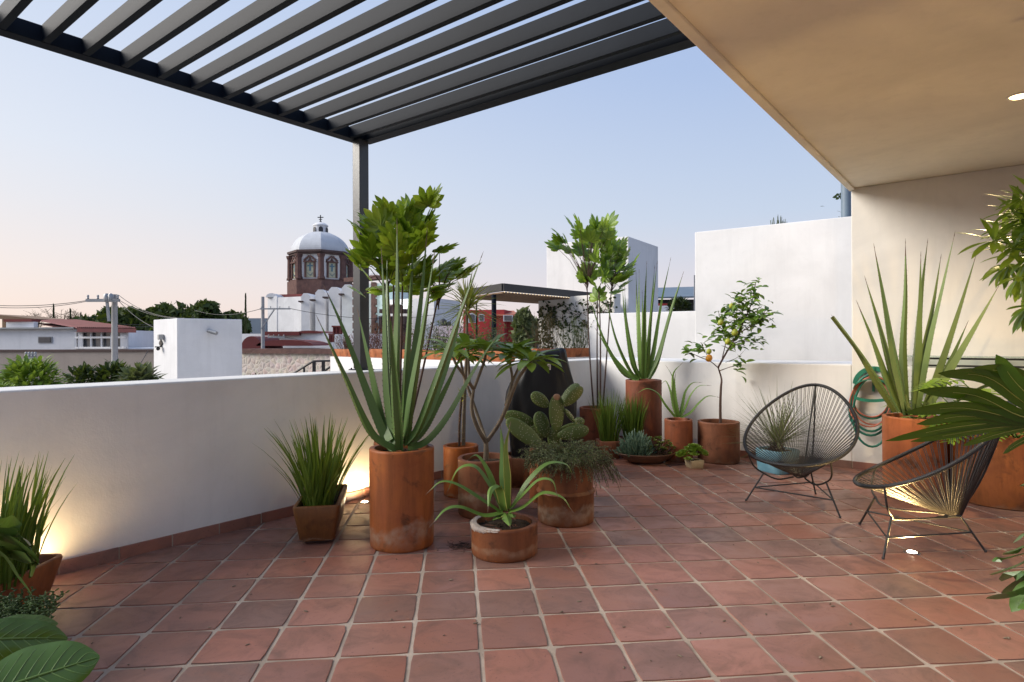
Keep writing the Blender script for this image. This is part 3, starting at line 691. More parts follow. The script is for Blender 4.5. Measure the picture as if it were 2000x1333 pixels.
ST = [[z8(245, 980)+(0,), z8(225, 700)+(0,), z8(213, 370)+(-.05,)], [z8(265, 980)+(.03,), z8(262, 700)+(.03,), z8(265, 420)+(.05,)], [z8(278, 980)+(-.02,), z8(278, 650)+(-.05,), z8(272, 420)+(-.1,)], [z8(290, 980)+(0,), z8(312, 680)+(.05,), z8(333, 380)+(.1,)]]
FC = [z8(*p) for p in [(75, 130), (95, 165), (90, 205), (130, 215), (150, 105), (175, 130), (200, 95), (225, 90), (180, 180), (215, 160), (250, 130), (275, 110), (300, 105), (255, 180), (290, 160), (320, 160), (350, 180), (375, 195), (330, 220), (290, 220), (245, 230), (200, 230), (395, 230), (430, 235), (370, 260), (330, 275), (285, 280), (235, 290), (195, 320), (425, 300), (370, 310), (200, 350), (270, 340), (330, 340), (390, 330), (270, 405), (385, 395)]]
fatsia(t, ST, FC, Yc, .30, .205, M['fatsia2'], 9, 2)

# ================================================================ GRASSES
def grass(t, c, n, H, spread, mat, seed, w=.006, rx=.1, ry=.1, rz=0, lean=0.0, stiff=.25, name='foliage'):
    rs = random.Random(seed); mb = MB(); M3 = Matrix.Rotation(rz, 3, 'Z')
    for i in range(n):
        q = math.sqrt(rs.random()); a = rs.uniform(0, 6.283)
        b = c+M3 @ Vector((math.cos(a)*q*rx, math.sin(a)*q*ry, -.01))
        a2 = a+rs.gauss(0, .5); tl = spread*(q*.8+.2)*rs.uniform(.3, 1.25); L = H*rs.uniform(.5, 1.05)*(1-.12*q)
        d = M3 @ Vector((math.cos(a2), math.sin(a2), 0)); pts = []; ws = []
        for k in range(7):
            f = k/6; an = tl*(.55+.45*f)+stiff*tl*f*f
            if k == 0: p = b
            else: p = pts[-1]+(d*math.sin(an)+Vector((0, 0, math.cos(an))))*(L/6)
            pts.append(p); ws.append(max(.0005, w*rs.uniform(.95, 1.05)*(.75+.6*f if f < .4 else (1-((f-.4)/.6)**2.2))))
        mb.blade(pts, ws, d.cross(Vector((0, 0, 1))).normalized() if rs.random() < .7 else d, .35)
    mb.build(name, mat, t)
# grass in the tapered trough
fr = G(617, 1068); dd = Vector((-.17, .98, 0)).normalized(); rzq = math.atan2(dd.y, dd.x)-math.pi/2
cq = fr+dd*.29+Vector((0, 0, 0)); 
t = thing('potted_grass', 'green grass tuft in a tapered brown trough beside the tall agave pot', 'potted plant', (cq.x, cq.y, 0))
hq = .235; box_pot(t, cq, .292, .60, hq, TC('terracotta_trough', (.24, .125, .052), (.17, .085, .037), 8, stain=(.02, .03), gl=.42), rzq, .76, .03, .03, .045, .025)
mb = MB(); mb.box(cq+Vector((0, 0, .012)), (.16, .40, .024), rzq); mb.build('foot', M['stonedk'], t)
grass(t, cq+Vector((0, -.06, hq-.02)), 190, .66, .62, M['grass'], 21, .0075, .10, .20, rzq)
# grass in the big trough at the left edge
fr = G(60, 1172); dd = Vector((-.86, .51, 0)).normalized()
e1 = G(104, 1160); cq = Vector((-2.43, 2.66, 0)); rzq = math.radians(92)
t = thing('potted_grass', 'dark grass tuft in a long smooth terracotta trough against the parapet', 'potted plant', (cq.x, cq.y, 0))
hq = .25; box_pot(t, cq, .75, .36, hq, TC('terracotta_long', (.36, .14, .055), (.28, .11, .05), 9, stain=(.02, .03), gl=.5), rzq, .86, .032, .05, .05)
grass(t, cq+Vector((.08, .02, hq-.02)), 190, .62, .42, M['grass'], 22, .007, .26, .11, rzq, stiff=.5)
# two small square pots of rushes
for i, (px, yb, wd, lab, sd_, hh, n_) in enumerate([(1184, 899, .24, 'bright rush tuft in a small square pot in front of the fatsia pot', 5, .66, 150), (1232, 897.5, .26, 'dense dark rush tuft in a square pot in front of the tall corner agave', 6, .60, 190)]):
    f_ = G(px, yb); c_ = f_+Vector((.05, wd/2+.02, 0))
    t = thing('potted_rush', lab, 'potted plant', (c_.x, c_.y, 0), 'rushes in square pots')
    box_pot(t, c_, wd, wd, .20, TC('terracotta_square', (.27, .12, .075), (.20, .09, .06), 10+i, stain=(.02, .03)), .12, .86, .026, .02, .03)
    grass(t, c_+Vector((0, 0, .17)), n_, hh, .40, M['grass'], 30+i, .0055, .09, .09, 0, stiff=.2)

# ================================================================ SPINY PLANT, DRACAENA, PLUMERIA
v, r, h, Yc = potgeo(899.5, 975, 68, 875)
t = thing('potted_dracaena', 'slender dracaena trunk with a spiky yellow-green head and a thorny seedling in an orange pot', 'potted plant', v)
cyl_pot(t, v, r, h, TC('terracotta_small', (.50, .19, .06), (.42, .15, .05), 12, stain=(.02, .03)), .99, .03, 12)
tk = cr([P(905, 870, Yc), P(907, 780, Yc), P(911, 690, Yc), P(912, 600, Yc)], 5)
mb = MB(); mb.tube(tk, [.017-.005*i/(len(tk)-1) for i in range(len(tk))], 9); mb.build('trunk', M['bark'], t, 60)
mb = MB(); rs = random.Random(4); tp = tk[-1]
for i in range(95):
    a = rs.uniform(0, 6.28); e = rs.uniform(-.45, 1.45); d = Vector((math.cos(a)*math.cos(e), math.sin(a)*math.cos(e), math.sin(e))); L = rs.uniform(.20, .36)
    b = tp+Vector((0, 0, rs.uniform(-.06, .05))); pts = [b+d*L*f-Vector((0, 0, .05*f*f)) for f in (0, .25, .5, .75, 1)]
    mb.blade(pts, [.005, .008, .007, .005, .0006], d.cross(Vector((.1, .2, 1))).normalized(), .3)
mb.build('leaf_head', M['dracaena'], t)
sk = cr([P(897, 872, Yc-.03), P(898, 820, Yc-.03), P(902, 775, Yc-.03)], 5)
mb = MB(); mb.tube(sk, .010, 8); mb.build('seedling_stem', M['barkdk'], t, 60)
mb = MB(); ml = MB()
for i in range(90):
    p = sk[rs.randrange(len(sk))].lerp(sk[-1], rs.random()*.2); a = rs.uniform(0, 6.28)
    d = Vector((math.cos(a), math.sin(a), rs.uniform(-.2, .4))).normalized(); mb.tube([p, p+d*rs.uniform(.02, .06)], [.0012, .0003], 4)
for i in range(26):
    a = rs.uniform(0, 6.28); e = rs.uniform(.3, 1.5); d = Vector((math.cos(a)*math.cos(e), math.sin(a)*math.cos(e), math.sin(e)))
    ml.oleaf(sk[-1]+Vector((0, 0, rs.uniform(-.05, .02))), d, Vector((0, 0, 1)), rs.uniform(.05, .09), .006, .1)
mb.build('thorns', pmat('thorn', (.42, .36, .22), None, 5, .6), t); ml.build('seedling_leaves', leafmat('yellow_sprout', (.34, .36, .05), (.46, .46, .10), .5, .3, .5), t)  # bare tapered thorns along the seedling stem, then its sprout leaves

v, r, h, Yc = potgeo(945.5, 1018, 105, 903)
t = thing('potted_plumeria', 'plumeria with forked grey branches and leaf rosettes in a wide brown cylinder pot', 'potted plant', v)
cyl_pot(t, v, r, h, TC('terracotta_plumeria', (.27, .12, .072), (.19, .085, .052), 13, stain=(.30, .36), damp=.5, gl=.6), .99, .034, 13)
zc = lambda x, y: (820+x/4.4425, 660+y/4.4425)
BR = [([(575, 1060, 0), (575, 910, 0)], .024), ([(575, 910, 0), (500, 780, -.08), (450, 620, -.12), (465, 450, -.1)], .017), ([(575, 900, 0), (530, 760, .1), (440, 500, .15), (380, 330, .18), (350, 170, .2)], .014),
      ([(585, 895, 0), (690, 740, -.05), (770, 560, -.12), (850, 360, -.15), (965, 205, -.2)], .017), ([(745, 590, -.1), (800, 380, .0), (785, 240, .05), (780, 160, .05)], .012), ([(795, 400, -.02), (860, 250, .1), (885, 180, .12)], .011),
      ([(465, 445, -.1), (400, 350, -.2), (320, 240, -.25), (275, 135, -.25)], .013), ([(470, 440, -.1), (520, 310, -.05), (560, 200, 0), (575, 130, 0)], .013), ([(430, 420, .1), (425, 250, .12), (420, 100, .12)], .012)]
tips = []
for q, rr in BR:
    pts = cr([P(*zc(x, y), Yc+d) for x, y, d in q], 5); n = len(pts)
    mb = MB(); mb.tube(pts, [rr*(1-.3*i/(n-1)) for i in range(n)], 9); mb.build('branch' if rr < .02 else 'trunk', M['bark'], t, 60)
    if q[-1][1] < 250: tips.append((pts[-1], (pts[-1]-pts[-3]).normalized()))
for tp, td in tips:
    mb = MB(); 
    for i in range(17):
        a = i*2.4+U(-.3, .3); e = U(-.15, .75); d = (Vector((math.cos(a)*math.cos(e), math.sin(a)*math.cos(e), math.sin(e)))+td*.25).normalized()
        mb.oleaf(tp+td*U(-.02, .02), d, Vector((0, 0, 1)), U(.20, .33), U(.030, .043), U(.2, .55), .22, 7, 0, .75, .58)
    mb.build('leaf_rosette', M['plum'], t, 60)
# ================================================================ PRICKLY PEAR
v, r, h, Yc = potgeo(1071, 987, 76, 884); 
t = thing('potted_cactus', 'prickly pear cactus with flat spotted pads in a pot behind the trailing rosemary', 'potted plant', v)
cyl_pot(t, v, r, h, TC('terracotta_cactus', (.40, .16, .085), (.32, .12, .07), 14, stain=(.02, .03)), 1.0, .032, 14)
M['pad'] = leafmat('cactus_pad', (.095, .145, .05), (.17, .23, .085), .5, .05, .7, 6); M['areole'] = pmat('areole', (.55, .52, .36), None, 5, .8)
M['padtip'] = pmat('dry_pad_tip', (.34, .20, .13), (.25, .15, .09), 14, .8)
pads = [(1187, 655, 72, 165, 0, -.1, 25), (1060, 755, 62, 120, -18, .0, 10), (865, 705, 62, 140, -72, .05, -15), (910, 830, 70, 200, -52, -.1, 15), (1045, 540, 52, 95, -52, .03, 5), (1300, 490, 55, 120, 42, -.06, -40), (1330, 510, 52, 115, 45, -.12, 20),
        (1300, 675, 22, 75, -38, -.08, 60), (1385, 730, 42, 42, 10, -.05, -20), (1330, 825, 62, 140, 78, -.12, 5), (1280, 800, 50, 120, 70, .05, 20), (1015, 830, 40, 80, -35, .08, 0), (1170, 870, 60, 110, 5, .02, 0)]
for x, y, w_, l_, an, dz, yaw in pads:
    px, py = zc(x, y); c_ = P(px, py, Yc+dz); s_ = (Yc+dz)/F/4.4425; a_ = math.radians(an)
    ax = Vector((math.sin(a_), 0, math.cos(a_))); bx = Vector((math.cos(a_), 0, -math.sin(a_))); Mz = Matrix.Rotation(math.radians(yaw), 3, ax)
    bx = Mz @ bx; nx = ax.cross(bx); A_ = ax*l_*s_; B_ = bx*w_*s_*1.06; th_ = .017
    mb = MB(); mb.ell(c_, A_, B_, nx*th_, 18, 12, 0, .14)
    for sgn in (-1, 1):
        for i in range(-5, 6):
            for j in range(-3, 4):
                f = i/5.6; g = (j+.5*(i % 2))/3.4
                if f*f+g*g > .9: continue
                if rs.random() < .45: continue
                f += rs.uniform(-.06, .06); g += rs.uniform(-.08, .08)
                if f*f+g*g > .9: continue
                q = c_+A_*f+B_*g*(1+.14*f)*.95+nx*sgn*th_*math.sqrt(max(0, 1-f*f-g*g))*1.02
                mb.ell(q, nx*.0025, ax*.0034, bx*.0034, 5, 3, 1)
    o = mb.build('cactus_pad', [M['pad'], M['areole']], t, 60)
    if (x, y) == (1187, 655):
        mb = MB(); mb.ell(c_+A_*.80, A_*.22, B_*.52, nx*.0165, 14, 8); mb.build('dry_tip', M['padtip'], t, 60)
# ================================================================ TRAILING ROSEMARY
v, r, h, Yc = potgeo(1103.5, 1033, 109, 905)
t = thing('potted_rosemary', 'bushy grey-green rosemary trailing over a ridged pot in front of the prickly pear', 'potted plant', v)
hr = G(1103, 1033).y; rid = ZZ(1103, 971, hr)
cyl_pot(t, v, r, h, TC('terracotta_ridged', (.28, .125, .055), (.19, .08, .04), 15, stain=(.22, .27), gl=.5), 1.0, .03, 15, ridge=rid)
rs = random.Random(12); ms = MB(); ml = MB(); top = v+Vector((0, 0, h))
for i in range(620):
    a = rs.uniform(0, 6.283); q = math.sqrt(rs.random()); b = top+Vector((math.cos(a)*q*.15, math.sin(a)*q*.15, -.02))
    fall = rs.random() < .42 and q > .45
    d = Vector((math.cos(a)*(.5+q)+(.25 if fall else 0)*rs.random(), math.sin(a)*(.5+q)-.1, rs.uniform(.2, 1.3))).normalized(); L = rs.uniform(.12, .26)*(1.5 if fall and math.cos(a) > .1 else 1); pts = [b]
    for k in range(7):
        f = k/6; g = d+Vector((0, 0, -(3.0 if fall else .75)*f*f-.1)); g += Vector((rs.gauss(0, .12), rs.gauss(0, .12), rs.gauss(0, .1)))
        pts.append(pts[-1]+g.normalized()*L/7)
    ms.tube(pts, .0016, 4)
    for k in range(1, len(pts)):
        for m in range(6):
            p = pts[k-1].lerp(pts[k], m/6); tt = (pts[k]-pts[k-1]).normalized(); o = Vector((rs.gauss(0, 1), rs.gauss(0, 1), rs.gauss(0, 1)))
            dd_ = (tt*.8+o.normalized()).normalized(); L2 = rs.uniform(.012, .024); w_ = tt.cross(dd_); 
            if w_.length < 1e-3: continue
            w_ = w_.normalized()*.0024; ml.add([p-w_*.5, p+dd_*L2*.5-w_, p+dd_*L2, p+dd_*L2*.5+w_], [(0, 1, 2, 3)])
ms.build('stems', M['barkdk'], t); ml.build('foliage', M['needle'], t)
# empty square planter behind
f_ = G(1017, 956); t = thing('square_planter', 'small empty square planter with dry soil between the plumeria and cactus pots', 'planter', (f_.x-.03, f_.y+.16, 0))
box_pot(t, f_+Vector((-.03, .16, 0)), .27, .30, ZZ(1017, 896, f_.y), TC('terracotta_empty', (.25, .12, .07), (.18, .09, .055), 16, stain=(.02, .03)), -.35, .80, .026, .02, .03)
# ================================================================ LEMON TREE
v, r, h, Yc = potgeo(1402.7, 909, 78, 828)
t = thing('potted_lemon_tree', 'young lemon tree with one ripe orange-yellow fruit in a wide pot by the white wall', 'potted tree', v)
cyl_pot(t, v, r, h, TC('terracotta_lemon', (.29, .13, .08), (.20, .09, .058), 20, stain=(.02, .03), damp=.65, gl=.6), 1.0, .038, 20)
zl = lambda x, y: (1050+x/3.077, 380+y/3.077)
LB = [([zl(1100, 1440)+(0,), zl(1098, 1270)+(.01,), zl(1102, 1160)+(0,), zl(1105, 1110)+(.02,), zl(1085, 1040)+(0,)], .017),
      ([zl(1085, 1040)+(0,), zl(1135, 950)+(-.04,), zl(1200, 840)+(-.06,), zl(1250, 740)+(-.02,), zl(1290, 640)+(.02,), zl(1310, 530)+(.05,)], .011),
      ([zl(1088, 1045)+(0,), zl(1040, 1005)+(-.08,), zl(980, 980)+(-.12,), zl(920, 955)+(-.15,), zl(870, 955)+(-.17,)], .006),
      ([zl(1110, 985)+(0,), zl(1130, 880)+(.08,), zl(1110, 790)+(.12,), zl(1085, 700)+(.15,)], .006), ([zl(1200, 840)+(-.06,), zl(1270, 800)+(-.15,), zl(1340, 760)+(-.2,), zl(1370, 690)+(-.2,)], .006),
      ([zl(1095, 1060)+(0,), zl(1150, 1040)+(.08,), zl(1200, 1025)+(.1,), zl(1240, 1005)+(.1,)], .005), ([zl(1195, 845)+(-.06,), zl(1180, 740)+(.06,), zl(1190, 650)+(.1,)], .005), ([zl(1240, 880)+(0,), zl(1300, 890)+(.05,), zl(1370, 885)+(.06,)], .004),
      ([zl(1040, 1005)+(-.08,), zl(1000, 930)+(-.05,), zl(985, 890)+(-.04,)], .004), ([zl(1165, 895)+(-.05,), zl(1240, 880)+(0,)], .005), ([zl(1250, 740)+(0,), zl(1210, 660)+(-.1,), zl(1225, 600)+(-.12,)], .004), ([zl(1130, 1010)+(.03,), zl(1200, 980)+(.1,), zl(1250, 930)+(.12,)], .003)]
mt = None; rs = random.Random(31); lf = MB(); br = []
for q, rr in LB:
    pts = cr([P(*p[:2], Yc+p[2]) for p in q], 5); n = len(pts); br.append(pts)
    mb = MB(); mb.tube(pts, [rr*(1-.55*i/(n-1)) for i in range(n)], 8); mb.build('trunk' if rr > .015 else 'branch', M['stem'], t, 60)
def leaves_on(pts, n, f0=.3, sp=.05):
    for _ in range(n):
        f = f0+(1-f0)*rs.random(); p = pts[min(len(pts)-1, int(f*(len(pts)-1)))]+Vector((rs.gauss(0, sp), rs.gauss(0, sp), rs.gauss(0, sp)))
        a = rs.uniform(0, 6.28); d = Vector((math.cos(a), math.sin(a), rs.uniform(-.6, .9))).normalized()
        lf.oleaf(p, d, Vector((rs.uniform(-.6, .6), rs.uniform(-.8, .2), 1)), rs.uniform(.075, .125), rs.uniform(.019, .028), rs.uniform(.1, .5), .3, 5)
for i, n_ in ((1, 140), (2, 6), (3, 70), (4, 64), (5, 18), (6, 48), (7, 22), (8, 24), (9, 14), (10, 40)):
    leaves_on(br[i], n_, .35 if i in (1, 3, 6, 10) else .55, .045)
for _ in range(7): 
    b = P(*zl(915, 945), Yc-.15); a = rs.uniform(0, 6.28); lf.oleaf(b, Vector((math.cos(a), math.sin(a)*.6, rs.uniform(-.1, .8))), Vector((0, -.5, 1)), .10, .025, .2, .3)
lf.build('foliage', M['citrus'], t)
for x, y, s, c_ in ((1030, 985, .036, 0), (1143, 885, .032, 1), (1185, 830, .034, 1), (1100, 770, .03, 1), (1030, 945, .028, 1), (1165, 670, .026, 1)):
    p = P(*zl(x, y), Yc-.10); mb = MB(); mb.ell(p, Vector((.1, 0, 1)).normalized()*s*1.12, Vector((s, 0, 0)), Vector((0, s, 0)), 14, 10)
    mb.tube([p+Vector((0, 0, s)), p+Vector((.004, 0, s+.02))], .002, 5)
    mb.build('fruit', pmat('fruit_%s' % ('orange' if c_ == 0 else 'lime'), (.72, .33, .02) if c_ == 0 else (.42, .42, .04), (.66, .27, .02) if c_ == 0 else (.30, .36, .05), 12, .45, .3, 160), t, 60)
# ================================================================ BLUE POT WITH YUCCA
f_ = G(1520, 927); c_ = f_+Vector((.06, .15, 0)); hb = ZZ(1520, 882, f_.y)
t = thing('potted_yucca', 'bristly yucca with thin stiff leaves in a light blue glazed square pot behind the chair', 'potted plant', c_)
m, nt, b, _ = nodes('blue_glaze'); cc_ = coords(nt); lk(nt, ramp(nt, noise(nt, cc_, 6, 6), [(.35, (.13, .32, .42)), (.6, (.20, .42, .52)), (.78, (.34, .50, .55))]), b.inputs['Base Color']); b.inputs['Roughness'].default_value = .35
box_pot(t, c_, .33, .33, hb, m, .45, .92, .025, .07, .03)
mb = MB(); rs = random.Random(9); top = P(1518, 868, c_.y); bt = P(1518, 882, c_.y)
for i in range(90):
    a = rs.uniform(0, 6.28); z = rs.uniform(0, 1); d = Vector((math.cos(a), math.sin(a), .9)).normalized(); q = bt.lerp(top, z)+Vector((0, 0, -.03))+Vector((math.cos(a), math.sin(a), 0))*.05*(1-.3*z)
    mb.blade([q, q+d*.03, q+d*.055], [.012, .01, .002], Vector((-math.sin(a), math.cos(a), 0)), .3, .5)
mb.ell(bt.lerp(top, .4), Vector((0, 0, .08)), Vector((.05, 0, 0)), Vector((0, .05, 0)), 10, 6)
mb.build('trunk', M['barkdk'], t, 50)
mb = MB()
for i in range(230):
    a = rs.uniform(0, 6.28); e = math.asin(min(1, max(-.12, rs.betavariate(1.3, 1.1)*1.12-.08))); d = Vector((math.cos(a)*math.cos(e), math.sin(a)*math.cos(e), math.sin(e))); L = rs.uniform(.42, .66)
    b0_ = top+d*.03; dr_ = Vector((0, 0, -1))*.10*math.cos(e)*rs.random()
    mb.blade([b0_, b0_+d*L*.35, b0_+d*L*.7+dr_*.4, b0_+d*L+dr_], [.0035, .0042, .003, .0005], d.cross(Vector((.3, .1, 1))).normalized(), .4)
mb.build('foliage', M['yucca'], t)
# ================================================================ SUCCULENT BOWL, LIME ROSETTES
g = G(1261, 911); R_ = 116/2/F*(g.y+.2); c_ = Vector((XY(1261, g.y+.19).x, g.y+.19, 0)); hb = .115
t = thing('succulent_bowl', 'shallow dark wooden bowl planted with blue chalk sticks and pinkish sedum', 'potted plant', c_)
M['bowl'] = pmat('dark_carved_wood', (.17, .085, .045), (.08, .042, .026), 7, .5, .3, 30, 0, .4, (1, 1, 4), .006)
mb = MB(); mb.lathe([(R_*.42, 0), (R_*.5, .004), (R_*.72, .035), (R_*.9, .08), (R_, hb-.008), (R_*.99, hb), (R_*.93, hb-.004), (R_*.88, hb-.03)], c_, 44, sy=.72, wob=.015); mb.build('bowl', M['bowl'], t, 40)
mb = MB(); mb.lathe([(R_*.9, 0), (R_*.5, .02), (.01, .03)], c_+Vector((0, 0, hb-.028)), 24, sy=.72); mb.build('soil', M['soil'], t, 50)
mb = MB(); rs = random.Random(6)
for i in range(520):
    x = rs.gauss(-.11, .075); y = rs.gauss(0, .07); q = c_+Vector((x, y, hb-.02)); L = rs.uniform(.06, .24)*math.exp(-((x+.11)/.13)**2-(y/.14)**2)+.04
    d = Vector((x+.11, y, 0))*4+Vector((rs.gauss(0, .22), rs.gauss(0, .22), 1)); d.normalize(); e = q+d*L
    mb.tube([q, q.lerp(e, .5)+Vector((rs.gauss(0, .006), rs.gauss(0, .006), 0)), e-d*.012, e], [.0035, .0045, .0045, .001], 5)
mb.build('chalk_foliage', M['blue'], t, 60)
def rosette(mb, c, S, n, rs, up=Vector((0, 0, 1)), w=.24, mi=0):
    for i in range(n):
        a = i*2.4+rs.uniform(-.1, .1); f = i/n; e = 1.25*(1-f)**1.2*1+.12; L = S*(.45+.55*f)
        d = Vector((math.cos(a)*math.cos(e), math.sin(a)*math.cos(e), math.sin(e)))
        d = (d+(up-Vector((0, 0, 1)))*.8).normalized()
        mb.oleaf(c+d*.004, d, up, L, L*w*1.3, -.25, .3, 5, mi, .7, .64)
ms = MB(); ml = MB()
for i in range(62):
    x = rs.uniform(.0, .30); y = rs.gauss(0, .07); q = c_+Vector((x*.75, y, hb-.02)); hh = rs.uniform(.02, .19)*(1-abs(x-.09)*2.2) if x < .4 else .03; hh = max(.02, hh)
    e = q+Vector((x*.30+rs.gauss(0, .02), rs.gauss(0, .03)-.01, hh)); ms.tube([q, q.lerp(e, .5)+Vector((rs.gauss(0, .015), rs.gauss(0, .015), 0)), e], [.004, .0035, .003], 5); rosette(ml, e, rs.uniform(.022, .038), 13, rs)
ms.build('sedum_stems', M['barkdk'], t, 60); ml.build('sedum_rosettes', M['sedum'], t)
g = G(1361, 917); c_ = g+Vector((0, .08, 0))
t = thing('potted_rosettes', 'bright lime-green rosette succulents spilling over a little cream pot on the tiles', 'potted plant', c_)
box_pot(t, c_, .155, .14, .085, pmat('cream_pot', (.52, .43, .28), (.40, .31, .18), 9, .7, .3, 60), .25, .9, .014, .012, .02)
mb = MB(); rs = random.Random(14)
for i in range(36):
    a = rs.uniform(0, 6.28); q = math.sqrt(rs.random())*.155; up = Vector((math.cos(a)*q*4, math.sin(a)*q*4, 1)).normalized()
    rosette(mb, c_+Vector((math.cos(a)*q, math.sin(a)*q*.8, .10+.10*(1-(q/.15)**2)+rs.uniform(-.01, .02))), rs.uniform(.045, .072), 16, rs, up)
mb.build('rosettes', M['lime'], t)

# ================================================================ ACAPULCO CHAIRS
def chair(A, B, C, label, shift=0.0, rear=.93, yaw=0.0):
    A, B, C = [Vector((p.x, p.y, 0)) for p in (A, B, C)]; ce = (A+B+C)/3; f = ((A+B)/2-C).normalized(); f = Matrix.Rotation(yaw, 3, 'Z') @ f; s = Vector((f.y, -f.x, 0))
    t = thing('cord_chair', label, 'chair', ce, 'round black cord chairs')
    z = Vector((0, 0, 1)); rim = []; N = 72
    for k in range(N):
        a = 2*math.pi*k/N; ca, sa = math.cos(a), math.sin(a)
        x = .41*ca-.04*(1-ca*ca); y = .405*sa*(1+.10*ca-.10*ca*ca*(ca < 0))
        hh = .375+(rear-.375)*((1-ca)/2)**1.12-.035*sa*sa
        rim.append(ce+f*(x-shift)+s*y+z*hh)
    mb = MB(); mb.tube(rim, .0125, 10, closed=True)
    # cord wrapping on the rim
    for k in range(0, N*4):
        i = k//4; u = (k % 4)/4; p = rim[i].lerp(rim[(i+1) % N], u); tg = (rim[(i+1) % N]-rim[i]).normalized(); o = tg.orthogonal().normalized(); q = tg.cross(o)
        mb.tube([p+(o*math.cos(b_)+q*math.sin(b_))*.0128+tg*.0012*(j % 2) for j, b_ in enumerate([i_*math.pi/4 for i_ in range(8)])], .0017, 3, closed=True)
    mb.build('rim', M['cord'], t, 60)
    hub = ce-f*(.02+shift*1.7)+z*.215; mb = MB(); hr = []
    for k in range(36):
        a = 2*math.pi*k/36; hr.append(hub+f*math.cos(a)*.055+s*math.sin(a)*.045+z*(.012*abs(math.sin(a))))
    mb.tube(hr, .006, 7, closed=True); mb.build('hub_ring', M['black'], t, 60)
    mb = MB(); n2 = 64
    for k in range(n2):
        i = (k+.5)/n2*N; i0 = int(i); p = rim[i0].lerp(rim[(i0+1) % N], i-i0); a = 2*math.pi*(k+.5)/n2
        e = hub+f*math.cos(a)*.055+s*math.sin(a)*.045+z*.012
        for off in (-.006, .006):
            tg = (rim[(i0+1) % N]-rim[i0]).normalized()
            mb.tube([p+tg*off*1.0, (p+e)/2+z*(-.004)+tg*off*.8, e+tg*off*.25], .0024, 5)
    mb.build('cord_seat', M['cord'], t, 60)
    sp = (rim[N//2], hub-f*.055); mb = MB(); mb.tube([sp[0], sp[0].lerp(sp[1], .5)-z*.01, sp[1]], .006, 7); mb.build('spine_rod', M['black'], t, 60)
    rimat = {0: 8, 1: N-8, 2: N//2}; mids = []
    for j, foot in enumerate((A, B, C)):
        out = (foot-ce).normalized(); knee = ce+out*.27+z*.235
        if j < 2:
            sg = 1 if (foot-ce).dot(s) > 0 else -1
            rp = rim[9] if sg > 0 else rim[N-9]
        else: rp = rim[N//2+3] if True else None
        if j == 2: rp = ce-f*.36+z*.62 if False else rim[N//2]
        mb = MB(); path = cr([hub+out*.05-z*.004, ce+out*.16+z*.19, knee, knee.lerp(rp, .35)+out*.035, rp], 5)
        mb.tube(path, .0068, 8); mb.build('seat_support', M['black'], t, 60)
        mb = MB(); mb.tube([knee-out*.005+z*.004, foot+z*.004], .0068, 8); mb.lathe([(.008, 0), (.0085, .012), (.0068, .014)], foot, 8); mb.build('leg', M['black'], t, 60)
        mids.append(knee.lerp(foot+z*.004, .52))
    for j in range(3):
        mb = MB(); mb.tube([mids[j], mids[(j+1) % 3]], .0055, 7); mb.build('stretcher', M['black'], t, 60)
chair(G(1457, 979), G(1641, 1012), G(1593, 966), 'black round cord chair farther back, in front of the yucca in its blue pot')
chair(G(1679, 1025), G(1725, 1093), G(1925, 1079), 'black round cord chair nearer the camera, lit golden from below by the floor lamp', .12, .93, -.1)

# ================================================================ GARDEN HOSE ON THE WALL
wd = (WR-WE).normalized(); wn = Vector((wd.y, -wd.x, 0))          # inward normal
def onwall(px, py, off=0.0):
    x, z = ray(px, py); # intersect ray with the wall plane
    d = Vector((x, 1, z)); k = (WE+wn*off).dot(wn)/d.dot(wn); return d*k+Vector((0, 0, CH))
ho = onwall(1703, 750)
t = thing('hose_holder', 'green plastic wall-mounted hose holder on the cream house wall', 'hose holder', ho)
M['greenpl'] = pmat('green_plastic', (.018, .17, .10), (.014, .13, .08), 6, .4); M['hoseg'] = pmat('green_hose', (.012, .15, .10), (.01, .11, .075), 12, .42, .2, 200)
M['hoseo'] = pmat('orange_hose', (.42, .13, .075), (.33, .10, .06), 12, .45)
def warc(cx, cy, rx, ry, a0, a1, off, n=24): return [onwall(cx+rx*math.cos(math.radians(a0+(a1-a0)*k/n)), cy-ry*math.sin(math.radians(a0+(a1-a0)*k/n)), off) for k in range(n+1)]
mb = MB(); o_ = warc(1706, 752, 41, 36, 5, 175, .02); i_ = warc(1706, 754, 33, 29, 5, 175, .02)
for k in range(len(o_)-1): mb.extrude([o_[k], o_[k+1], i_[k+1], i_[k]], wn*-.02)
mb.build('back_plate', M['greenpl'], t, 40)
mb = MB(); top_ = warc(1706, 759, 36, 20, 5, 175, .02); tf = [p+wn*.13 for p in top_]
for k in range(len(top_)-1): mb.add([top_[k], top_[k+1], tf[k+1], tf[k], top_[k]-Vector((0, 0, .012)), top_[k+1]-Vector((0, 0, .012)), tf[k+1]-Vector((0, 0, .012)), tf[k]-Vector((0, 0, .012))], [(0, 1, 2, 3), (7, 6, 5, 4), (3, 2, 6, 7), (0, 4, 5, 1), (0, 3, 7, 4), (1, 5, 6, 2)])
mb.build('saddle', M['greenpl'], t, 40)
mb = MB(); lip = warc(1706, 770, 38, 10, 180, 360, .145); lip2 = [p-Vector((0, 0, .03)) for p in lip]
for k in range(len(lip)-1): mb.extrude([lip[k], lip[k+1], lip2[k+1], lip2[k]], wn*.012)
mb.build('front_lip', M['greenpl'], t, 40)
mb = MB(); mb.bar(onwall(1706, 717, .02), onwall(1706, 765, .02), .02, .03, wn); mb.build('rib', M['greenpl'], t)
